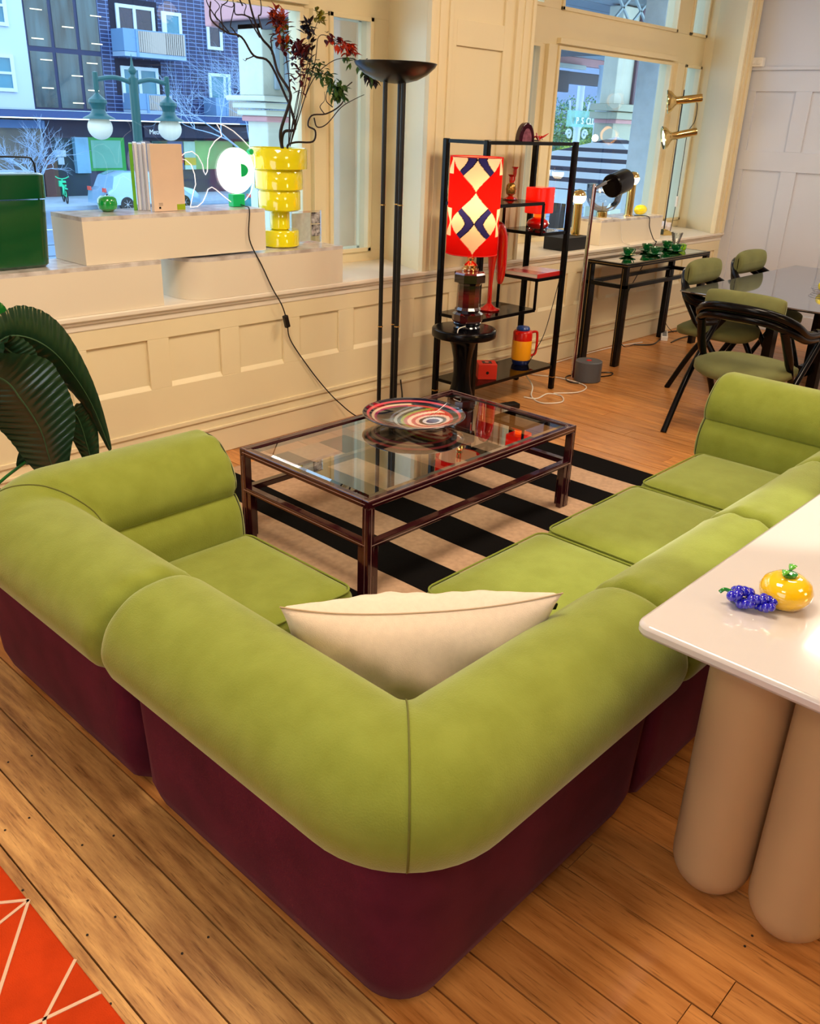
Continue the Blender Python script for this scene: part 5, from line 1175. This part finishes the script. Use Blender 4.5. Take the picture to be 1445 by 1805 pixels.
for x0, x1, z0, z1, c_, nm in ((10.22, 10.54, .40, 1.15, (120, 170, 206), 'column_panel'), (10.54, 11.48, .44, 1.15, (40, 160, 70), 'green_poster'), (10.64, 11.38, .50, 1.09, (110, 180, 160), 'poster'), (12.20, 12.62, .45, 1.09, (40, 90, 90), 'poster'), (12.62, 13.05, .45, 1.09, (60, 90, 150), 'poster'), (12.63, 13.04, .60, .82, (180, 60, 80), 'poster_print'), (13.08, 13.40, .45, 1.09, (176, 214, 200), 'poster'), (13.08, 13.40, .55, .72, (224, 190, 60), 'poster_print'), (13.42, 14.55, .45, 1.11, (130, 180, 110), 'shop_window'), (14.6, 15.9, .45, 1.1, (90, 160, 60), 'green_panel'), (9.48, 9.80, -.15, .70, (90, 62, 60), 'door_panel'), (9.78, 10.03, .74, .88, (190, 206, 226), 'sign'), (9.83, 9.97, .58, .73, (176, 196, 220), 'sign')):
    dd = {'poster': .12, 'poster_print': .14, 'green_poster': .10, 'column_panel': .3, 'shop_window': .06}.get(nm, .09)
    m = MB(); extwall(m, x0, x1, z0, z1, dd, 0); m.build(nm, mat('%s_%d_%d_%d' % ((nm,) + c_), c_, .4, noise=.2, nscale=1.2), sf)
m = MB()
for j in range(5):
    for q in range(3): a = F(12.24 + q * .12, .98 - j * .11); m.box(a[0], a[0] + .2, FY - .15, FY - .13, a[2], a[2] + .16)
m.build('poster_print', mat('dark_poster_print', (16, 26, 30), .5), sf)
m = MB(); extwall(m, 16.2, 18.9, 1.42, 1.72, 1.6, 0); sgn = m.build('sign', mat('navy_sign', (30, 50, 96), .5), sf)
def text(s, loc, size, m, parent, rot=(PI / 2, 0, 0), ext=.01):
    c = bpy.data.curves.new('lettering', 'FONT'); c.body = s; c.size = size; c.extrude = ext
    tmp = bpy.data.objects.new('tmp', c); COL.objects.link(tmp); bpy.context.view_layer.update()
    me = bpy.data.meshes.new_from_object(tmp.evaluated_get(bpy.context.evaluated_depsgraph_get())); bpy.data.objects.remove(tmp); me.materials.clear(); me.materials.append(m)
    o = bpy.data.objects.new('lettering', me); COL.objects.link(o); o.location = loc; o.rotation_euler = rot
    if parent: o.parent = parent
    return o
whl = mat('white_letter', (236, 242, 246), .5, emis=.25, emcol=(220, 235, 245)); grl = mat('green_letter', (110, 210, 50), .5, emis=.2, emcol=(110, 210, 50))
a = F(17.93, 1.52); text('Metro', (a[0], FY - 3.75, a[2] - .05), .62, whl, sf)
MB().tube([(a[0] - .42 + .22 * math.cos(t_), FY - 3.75, a[2] + .16 + .22 * math.sin(t_)) for t_ in [i * PI / 12 for i in range(24)]], .07, 6, closed=True).build('ring_emblem', grl, sf, smooth=True)
a = F(12.06, 1.05); text('Metro', (a[0] - .1, FY - .65, a[2] + .45), .34, whl, sf)
# cars (a silver estate on the far lane, a pale green car nearer)
def car(label, x, y, L, Hc, Wc, col, rz=0, mirror=False):
    t = thing('car', label, 'car', (x, y, SZ + .012), rz=rz)
    P = [(-.5, .18), (-.5, .36), (-.49, .52), (-.44, .60), (-.40, .90), (-.30, 1.0), (.08, .99), (.22, .80), (.30, .62), (.44, .53), (.49, .40), (.5, .18)]
    P = [(p * L, q * Hc) for p, q in P]
    if mirror: P = [(-p, q) for p, q in P][::-1]
    b = MB(); n = len(P); secs = []
    for j, (yy, k1) in enumerate(((-.5, .90), (-.47, .97), (-.40, 1), (.40, 1), (.47, .97), (.5, .90))):
        secs.append([(p, yy * Wc * (1 if q < .58 * Hc else (1 - .22 * (q / Hc - .58) / .42)), q * (k1 if q > .3 * Hc else 1)) for p, q in P])
    vs = [v for s_ in secs for v in s_]; fs = [(i * n + k, i * n + (k + 1) % n, (i + 1) * n + (k + 1) % n, (i + 1) * n + k) for i in range(5) for k in range(n)] + [tuple(range(n)), tuple(5 * n + k for k in range(n - 1, -1, -1))]
    b.v = vs; b.f = fs; b.build('body', mat('car_paint_%d' % col[0], col, .2, coat=.8, metal=.2), t, smooth=.6)
    s_ = -1 if mirror else 1
    wi = mat('car_glass', (40, 66, 90), .05, coat=1.)
    for sy in (-1, 1):
        q = [(-.40, .63), (-.365, .90), (-.10, .94), (-.10, .63)], [(-.08, .63), (-.08, .94), (.06, .93), (.20, .70), (.22, .63)]
        for w_ in q: MB().prism([(s_ * p * L, z * Hc) for p, z in w_], -.012, .012, Matrix.Translation((0, sy * (Wc * .452), 0)) @ Matrix.Rotation(sy * .11, 4, 'X') @ Mx).build('window', wi, t)
    for sx in (-.31, .31):
        for sy in (-1, 1):
            T_ = Matrix.Translation((sx * L, sy * (Wc * .46), .33)) @ Matrix.Rotation(PI / 2, 4, 'X')
            w = MB().lathe([(.20, -.11), (.33, -.10), (.34, 0), (.33, .10), (.20, .11)], n=28, M=T_).build('wheel', mat('tyre_rubber', (22, 24, 30), .8), t, smooth=.6)
            hb = MB().lathe([(0, -.115), (.05, -.12), (.05, .12), (0, .115)], n=12, M=T_)
            for k_ in range(7): a_ = k_ * 2 * PI / 7; hb.bar(T_ @ Vector((.04 * math.cos(a_), .04 * math.sin(a_), -.115 * (-sy) * -1)), T_ @ Vector((.21 * math.cos(a_), .21 * math.sin(a_), -.115 * (-sy) * -1)), .05, .015)
            hb.build('hub', mat('alloy', (190, 196, 204), .2, metal=.8), w)
    for sy in (-1, 1): MB().box(-.503 * L * s_ - .03, -.503 * L * s_ + .03, sy * Wc * .36 - .14, sy * Wc * .36 + .14, .50 * Hc, .60 * Hc).build('tail_light', mat('tail_light_red', (230, 90, 80), .2), t)
car('silver blue estate car driving past on the far side of the street', 24.0, 40.2, 5.0, 1.75, 1.9, (150, 190, 220))
car('pale lime green car parked close by, seen through the narrow side pane', 25.0, 25.5, 4.4, 1.5, 1.8, (196, 224, 140), rz=.0)
car('dark teal car further along the road beyond the yellow vase', 29.5, 37.0, 4.4, 1.45, 1.8, (60, 150, 150))
# green share bike
bkx, bky = 21.4, 43.2
bi = thing('green_bicycle', 'mint green share bicycle parked upright on the far pavement', 'bicycle', (bkx, bky, SZ + .14), rz=1.25)
mint = mat('mint_paint', (60, 214, 160), .35)
for x in (-.5, .55): MB().tube([(x + .32 * math.cos(a), 0, .33 + .32 * math.sin(a)) for a in [i * PI / 12 for i in range(24)]], .03, 6, closed=True).build('wheel', MATS['tyre_rubber'], bi, smooth=True)
m = MB(); m.bar((-.5, 0, .33), (-.05, 0, .35), .05); m.bar((-.05, 0, .35), (.42, 0, .80), .08); m.bar((-.05, 0, .35), (-.2, 0, .85), .06); m.bar((-.5, 0, .33), (-.2, 0, .8), .04); m.bar((.55, 0, .33), (.40, 0, 1.05), .05); m.box(.30, .62, -.16, .16, .72, .98); m.bar((-.75, 0, .68), (-.25, 0, .70), .12, .03)
m.build('frame', mint, bi); MB().tube([(.28, -.3, 1.18), (.38, -.18, 1.10), (.40, 0, 1.06), (.38, .18, 1.10), (.28, .3, 1.18)], .025, 6).build('handlebar', mint, bi); MB().box(-.36, -.12, -.08, .08, .86, .93).build('saddle', blackm, bi, bev=.02)
# street lamp with two globes close to the shop
spn_ = mat('dark_green_ironwork', (30, 84, 84), .35); opal = mat('opal_globe', (214, 212, 196), .35, noise=.1, nscale=2, emis=.10, emcol=(230, 226, 206))
SLY = 12.0; lx = 7.12
sl2 = thing('street_lamp', 'green cast iron street lamp with two opal globes outside the left window', 'street lamp', (lx, SLY, SZ + .14))
zt = 2.13 - (SZ + .14)
MB().lathe([(.16, 0), (.16, .3), (.10, .4), (.085, .6), (.07, 1.6), (.062, zt)], n=16).build('post', spn_, sl2, smooth=.6)
MB().lathe([(.05, zt - .02), (.03, zt + .04), (.055, zt + .08), (.055, zt + .10), (.02, zt + .15), (.012, zt + .22), (0, zt + .30)], n=12).build('finial', spn_, sl2, smooth=True)
for s_, dx in ((-1, -.56), (1, .53)):
    MB().tube(smooth_path([(0, 0, zt - .07), (dx * .5, 0, zt - .01), (dx, 0, zt - .05)]), .030, 8).build('arm', spn_, sl2, smooth=True)
    h0 = zt - .05
    MB().lathe([(.0, .10), (.035, .09), (.035, -.10), (.02, -.16), (.06, -.20), (.115, -.24), (.125, -.28), (.10, -.31), (.085, -.36), (.10, -.40), (.13, -.43), (.205, -.465), (.215, -.48), (.13, -.475), (.0, -.46)], (dx, 0, h0), 28).build('lantern_cap', spn_, sl2, smooth=.6)
    MB().ball((dx, 0, h0 - .585), .165, 24, sc=(1, 1, .95)).build('globe', opal, sl2, smooth=True)
# own building's verandah outside: stone pilaster, pink soffit
stone = mat('cream_stone', (206, 212, 200), .6, noise=.1, nscale=4); pink = mat('faded_pink_paint', (202, 150, 156), .6, noise=.1, nscale=3)
def xbox(nm, lab, cat, boxes, m, loc):
    t = thing(nm, lab, cat, loc)
    for pn, b_, mm in boxes: MB().box(b_[0] - loc[0], b_[1] - loc[0], b_[2] - loc[1], b_[3] - loc[1], b_[4] - loc[2], b_[5] - loc[2]).build(pn, mm, t, bev=.012)
    return t
xbox('stone_pilaster', 'cream stone pilaster with moulded capital outside behind the branches', 'pillar', [
    ('pedestal', (5.50, 5.80, 7.0, 7.3, SZ, 1.70), stone), ('pedestal_cap', (5.46, 5.84, 6.96, 7.34, 1.66, 1.71), pink), ('base_moulding', (5.43, 5.87, 6.93, 7.37, 1.71, 1.76), stone), ('base_moulding', (5.40, 5.90, 6.9, 7.4, 1.77, 1.82), stone), ('base_moulding', (5.36, 5.94, 6.86, 7.44, 1.83, 1.875), stone),
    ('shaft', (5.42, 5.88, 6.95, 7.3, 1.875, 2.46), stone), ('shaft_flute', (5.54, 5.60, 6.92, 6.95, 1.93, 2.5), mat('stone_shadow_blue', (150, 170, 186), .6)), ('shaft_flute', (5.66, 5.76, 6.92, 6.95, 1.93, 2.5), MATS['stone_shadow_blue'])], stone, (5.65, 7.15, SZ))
xbox('verandah_roof', 'faded pink edged verandah roof with dark underside above the left window', 'roof', [
    ('fascia', (5.34, 5.42, 5.0, 7.58, 2.48, 2.95), pink), ('end_fascia', (5.34, 9.5, 7.58, 7.68, 2.44, 2.95), pink), ('lower_fascia', (5.42, 5.48, 5.0, 7.58, 2.40, 2.48), mat('dark_slate_paint', (60, 66, 80), .6)), ('soffit', (5.48, 9.5, 5.0, 7.58, 2.46, 2.50), MATS['dark_slate_paint'])], pink, (7.0, 8.0, 2.5))
xbox('rendered_column', 'rough white rendered column outside the narrow side pane', 'column', [('shaft', (4.57, 4.86, 5.0, 5.3, SZ, 3.4), mat('rough_white_render', (196, 208, 216), .8, noise=.12, nscale=9, bump=.8, bscale=60))], stone, (4.7, 5.15, SZ))
xbox('rendered_column', 'white rendered column outside the right end of the right window', 'column', [('shaft', (8.86, 9.18, 4.95, 5.2, SZ, 3.4), MATS['rough_white_render'])], stone, (9.0, 5.1, SZ))
# stone wing with cornice, right window
blue_st = mat('blue_grey_stone', (150, 172, 182), .6)
xbox('stone_wing', 'grey green stone corner wing with stepped cornice outside the right window', 'building', [
    ('wall', (13.1, 17.0, 8.0, 8.35, SZ, 1.82), mat('sage_stone', (168, 176, 160), .6)), ('cornice', (13.0, 17.0, 7.9, 8.3, 1.80, 1.86), pink), ('cornice', (12.85, 17.0, 7.8, 8.3, 1.86, 1.96), MATS['sage_stone']), ('cornice', (12.7, 17.0, 7.7, 8.2, 1.97, 2.07), MATS['sage_stone']),
    ('pilaster', (12.95, 13.5, 7.95, 8.2, 2.07, 3.4), stone), ('pilaster_edge', (13.42, 13.50, 7.90, 7.95, 2.07, 3.4), mat('plum_paint', (84, 60, 84), .5)), ('pilaster_edge', (13.62, 13.72, 7.94, 7.99, 2.07, 3.4), MATS['plum_paint']), ('pilaster', (13.5, 14.1, 8.0, 8.3, 2.07, 3.4), blue_st), ('wall', (14.1, 17.0, 8.1, 8.4, 2.07, 3.4), MATS['sage_stone'])], stone, (14.5, 9.0, SZ))
xbox('verandah_roof', 'dark slate verandah with pale soffit and pink bracket outside the right window', 'roof', [
    ('fascia', (13.6, 16.2, 11.0, 11.1, 2.36, 2.74), MATS['dark_slate_paint']), ('fascia', (16.2, 17.4, 11.05, 11.15, 2.52, 2.74), MATS['dark_slate_paint']), ('soffit', (13.6, 18.6, 9.6, 11.4, 3.0, 3.06), blue_st), ('soffit_light', (14.0, 16.6, 10.9, 11.0, 2.78, 2.86), mat('pale_soffit', (190, 196, 190), .6)), ('beam', (13.6, 18.6, 11.0, 11.2, 2.86, 3.0), pink), ('bracket', (17.45, 17.75, 10.9, 11.0, 2.72, 3.3), pink)], pink, (16, 10.5, 2.5))
xbox('slate_ceiling', 'slate blue verandah ceiling seen through the upper panes of the right window', 'ceiling', [('board', (7.2, 14.5, 4.8 + i * .5, 5.28 + i * .5, 3.42, 3.46), mat('slate_blue_board', (96, 116, 130), .5, rnd=.12)) for i in range(9)], stone, (10, 7, 3.4))
lt = thing('timber_lattice', 'crossed timber lattice brace seen in the upper pane of the right window', 'lattice', (11, 6.5, 2.9))
for i in range(4):
    x = -.62 + i * .42
    MB().bar((x, 0, .02), (x + .36, 0, .30), .025).build('lattice_bar', blue_st, lt); MB().bar((x + .36, 0, .02), (x, 0, .30), .025).build('lattice_bar', blue_st, lt)
MB().box(-1.0, 1.6, -.03, .03, -.04, .02).build('lattice_rail', mat('pale_soffit'), lt); MB().box(-1.0, 1.6, -.03, .03, .30, .36).build('lattice_rail', MATS['pale_soffit'], lt)
# striped market umbrella, seen from above
um = thing('striped_umbrella', 'large navy and white striped market umbrella outside the right window', 'umbrella', (11.3, 6.82, SZ + .14))
us = bpy.data.materials.new('navy_white_stripe'); us.use_nodes = True; n_ = us.node_tree.nodes; l_ = us.node_tree.links
tcc = n_.new('ShaderNodeTexCoord'); sp_ = n_.new('ShaderNodeSeparateXYZ'); ml = n_.new('ShaderNodeMath'); ml.operation = 'MULTIPLY'; ml.inputs[1].default_value = 9.0; fr = n_.new('ShaderNodeMath'); fr.operation = 'FRACT'; gt = n_.new('ShaderNodeMath'); gt.operation = 'GREATER_THAN'; gt.inputs[1].default_value = .42; mxx = n_.new('ShaderNodeMixRGB')
mxx.inputs[1].default_value = srgb((20, 34, 66)); mxx.inputs[2].default_value = srgb((226, 236, 244))
l_.new(tcc.outputs['Object'], sp_.inputs[0]); l_.new(sp_.outputs['Z'], ml.inputs[0]); l_.new(ml.outputs[0], fr.inputs[0]); l_.new(fr.outputs[0], gt.inputs[0]); l_.new(gt.outputs[0], mxx.inputs[0]); l_.new(mxx.outputs[0], n_['Principled BSDF'].inputs['Base Color']); n_['Principled BSDF'].inputs['Roughness'].default_value = .8
zb = 1.02 - (SZ + .14); za = 1.62 - (SZ + .14); h = 1.75
m = MB(); m.v = [(-h, -h, zb), (h, -h, zb), (h, h, zb), (-h, h, zb), (0, 0, za)]; m.f = [(0, 1, 4), (1, 2, 4), (2, 3, 4), (3, 0, 4)]
o = m.build('canopy', us, um); md = o.modifiers.new('s', 'SOLIDIFY'); md.thickness = .015
m = MB(); m.box(-h, h, -h - .01, -h, zb - .16, zb); m.box(-h, h, h, h + .01, zb - .16, zb); m.box(-h - .01, -h, -h, h, zb - .16, zb); m.box(h, h + .01, -h, h, zb - .16, zb); m.build('valance', mat('pale_valance', (196, 212, 222), .8), um)
MB().tube([(0, 0, 0), (0, 0, za)], .03, 10).build('pole', whitef, um); MB().lathe([(.4, 0), (.4, .08), (.05, .12)], n=20).build('base', blackm, um)
# white iron post with scrolls
sc = thing('scroll_post', 'white iron post with curled scrolls outside the right window', 'post', (17.55, 11.6, SZ + .14))
MB().tube([(0, 0, 0), (0, 0, 5.0)], .075, 10).build('post', whitef, sc)
for s_ in (-1, 1):
    pts = [(s_ * (.40 - .02), 0, 4.7), (s_ * .28, 0, 4.35), (s_ * .10, 0, 4.15)]
    MB().tube(smooth_path(pts), .022, 6).build('scroll', whitef, sc, smooth=True)
    MB().tube([(s_ * (.30 + .11 * (1 - i / 20) * math.cos(i * .55)), 0, 4.05 + .11 * (1 - i / 20) * math.sin(i * .55)) for i in range(16)], .022, 6).build('scroll', whitef, sc, smooth=True)
sn = thing('club_sign', 'pale lettered glass sign on the post outside the right window', 'sign', (17.2, 11.505, 1.96))
MB().box(-.2, 1.25, 0, .02, -.22, .10).build('sign_panel', glass('green_sign_glass', (.45, .85, .85), .05, .6), sn)
text('P  S  CLUB', (.10, -.02, -.16), .19, whl, sn)
wc = thing('white_column', 'slender white column between the trees and the stone wing', 'column', (16.35, 10.3, SZ + .14))
MB().lathe([(.2, 0), (.2, .3), (.13, .4), (.11, 5.2), (.14, 5.3)], n=20).build('shaft', whitef, wc, smooth=.6); MB().lathe([(.125, 4.55), (.125, 4.6)], n=20).build('ring', blue_st, wc)
# distant glass building and trees
db = thing('distant_building', 'distant blue glass office building behind the green trees', 'building', (100, 75, SZ))
MB().box(-40, 60, 0, 6, 0, 30).build('wall', mat('bright_blue_glass', (60, 130, 200), .2, noise=.5, nscale=.2, ncol=(150, 200, 235)), db)
m = MB()
for i in range(26): m.box(-40, 60, -.1, 0, i * 1.15, i * 1.15 + .18)
for i in range(34): m.box(-40 + i * 3, -39.7 + i * 3, -.12, 0, 0, 30)
m.build('window', whitef, db)
def leafball(name, lab, x, y, r, h, m_, seed, n=3000):
    t = thing(name, lab, 'tree', (x, y, SZ + .1), group='green trees beyond the right window'); rr = random.Random(seed)
    MB().tube([(0, 0, 0), (.1, 0, h * .5), (0, 0, h * .8)], [.25, .2, .08], 8).build('trunk', bark, t, smooth=True)
    mb = MB()
    for i in range(n):
        a = rr.uniform(0, 2 * PI); z = rr.uniform(-1, 1); q = rr.random() ** .35; s_ = math.sqrt(1 - z * z)
        p = Vector((math.cos(a) * s_ * r * q, math.sin(a) * s_ * r * q, h - r + z * r * q)); L_ = rr.uniform(.05, .11)
        u_ = Vector((rr.uniform(-1, 1), rr.uniform(-1, 1), rr.uniform(-1, 1))).normalized(); w_ = u_.cross(Vector((rr.uniform(-1, 1), rr.uniform(-1, 1), 1))).normalized()
        mb.add([tuple(p), tuple(p + u_ * L_ + w_ * L_ * .4), tuple(p + u_ * L_ * 1.8), tuple(p + u_ * L_ - w_ * L_ * .4)], [(0, 1, 2, 3)])
    mb.build('crown', m_, t)
tg1 = mat('mid_green_foliage', (96, 140, 70), .6, noise=.4, nscale=1); tg2 = mat('bright_yellow_green_foliage', (160, 190, 70), .6, noise=.4, nscale=1); tg3 = mat('blue_green_foliage', (70, 130, 120), .6, noise=.4, nscale=1)
for i, (x, y, r, h, m_) in enumerate(((29.3, 19.5, 1.5, 5.0, tg1), (35.2, 24, 1.9, 5.4, tg3), (26.2, 19.6, 1.4, 4.6, tg3), (38.6, 24.4, 1.8, 5.6, tg1), (29.6, 17.6, .8, 3.9, tg2), (32.0, 20.2, 1.0, 4.0, tg2), (45, 29.5, 2.2, 6.0, tg1), (26.5, 17.4, .8, 3.8, tg2))):
    leafball('leafy_tree', ['bushy mid green tree left of the scroll post', 'tall blue green tree behind the scroll post', 'low blue green tree at the left of the right window', 'mid green tree right behind the white column', 'bright yellow green shrub tree at the foot of the scroll post', 'bright yellow green shrub tree beside the white column', 'farthest mid green tree beyond the stone wing', 'smallest yellow green bush low at the left pane edge'][i], x, y, r, h, m_, i)
# bare winter trees in front of the brick building
def baretree(lab, x, y, h, seed, lean, m_):
    t = thing('bare_tree', lab, 'tree', (x, y, SZ + .05), group='bare winter trees across the street'); rr = random.Random(seed); mb = MB(); mt = MB()
    def grow(p, d, L_, r_, dep, mb_):
        pts = [p]; q = p.copy(); dd = d.copy()
        for i in range(4):
            dd = (dd + Vector((rr.uniform(-.22, .22), rr.uniform(-.22, .22), rr.uniform(-.12, .16)))).normalized(); q = q + dd * (L_ / 4); pts.append(q.copy())
        mb_.tube(pts, [r_ * (1 - .12 * i) for i in range(5)], 5 if dep < 2 else 3, cap=False)
        if dep >= 6: return
        for k_ in range(3 if dep < 5 else 2):
            nd = (dd + Vector((rr.uniform(-.95, .95), rr.uniform(-.6, .6), rr.uniform(-.45, .6)))).normalized()
            s_ = pts[rr.choice((2, 3, 4, 4))]
            grow(s_, nd, L_ * rr.uniform(.66, .86), r_ * .60, dep + 1, mb)
    grow(Vector((0, 0, 0)), Vector(lean).normalized(), h, .10, 0, mt)
    mt.build('trunk', m_, t, smooth=True); o = mb.build('branches', m_, t); o['kind'] = 'stuff'
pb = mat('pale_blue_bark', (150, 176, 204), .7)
baretree('bare pale barked tree in front of the dark brick building', 27.6, 34.5, 2.7, 3, (-.15, 0, 1), pb)
baretree('bare pale barked tree partly hidden by the stone pilaster', 34.8, 39.6, 3.1, 8, (-.3, 0, 1), pb)
baretree('bare tree low at the left in front of the shop canopy', 17.0, 37.0, 1.35, 5, (.05, 0, 1), pb)
# overhead tram wires
for i, (a, b_) in enumerate((((8, 18.5, 4.3), (34, 19.5, 5.4)), ((8, 24, 5.6), (34, 24, 6.4)), ((12.9, 24, 5.2), (30, 31, 8.2)))):
    tag(MB().tube([a, b_], .012, 5).build('overhead_wire', mat('wire_grey', (110, 136, 160), .5)), ['lowest overhead wire crossing the left window', 'middle overhead wire above the street lamp', 'steep overhead wire running up to the right'][i], 'wire', 'overhead wires')
# outside planter and red post seen in the side pane
xbox('red_post_box', 'tall red post standing on the pavement in the narrow side pane', 'post', [('post_body', (40.9, 42.2, 43.2, 43.9, SZ + .14, .75), mat('post_red', (206, 40, 60), .4))], stone, (41.5, 43.5, SZ + .14))
xbox('pink_banner', 'bright pink banner behind the red post in the side pane', 'banner', [('banner_cloth', (41.6, 44.0, 44.6, 44.8, -1.0, .45), mat('banner_pink', (232, 50, 150), .5))], stone, (42.8, 44.7, SZ + .14))
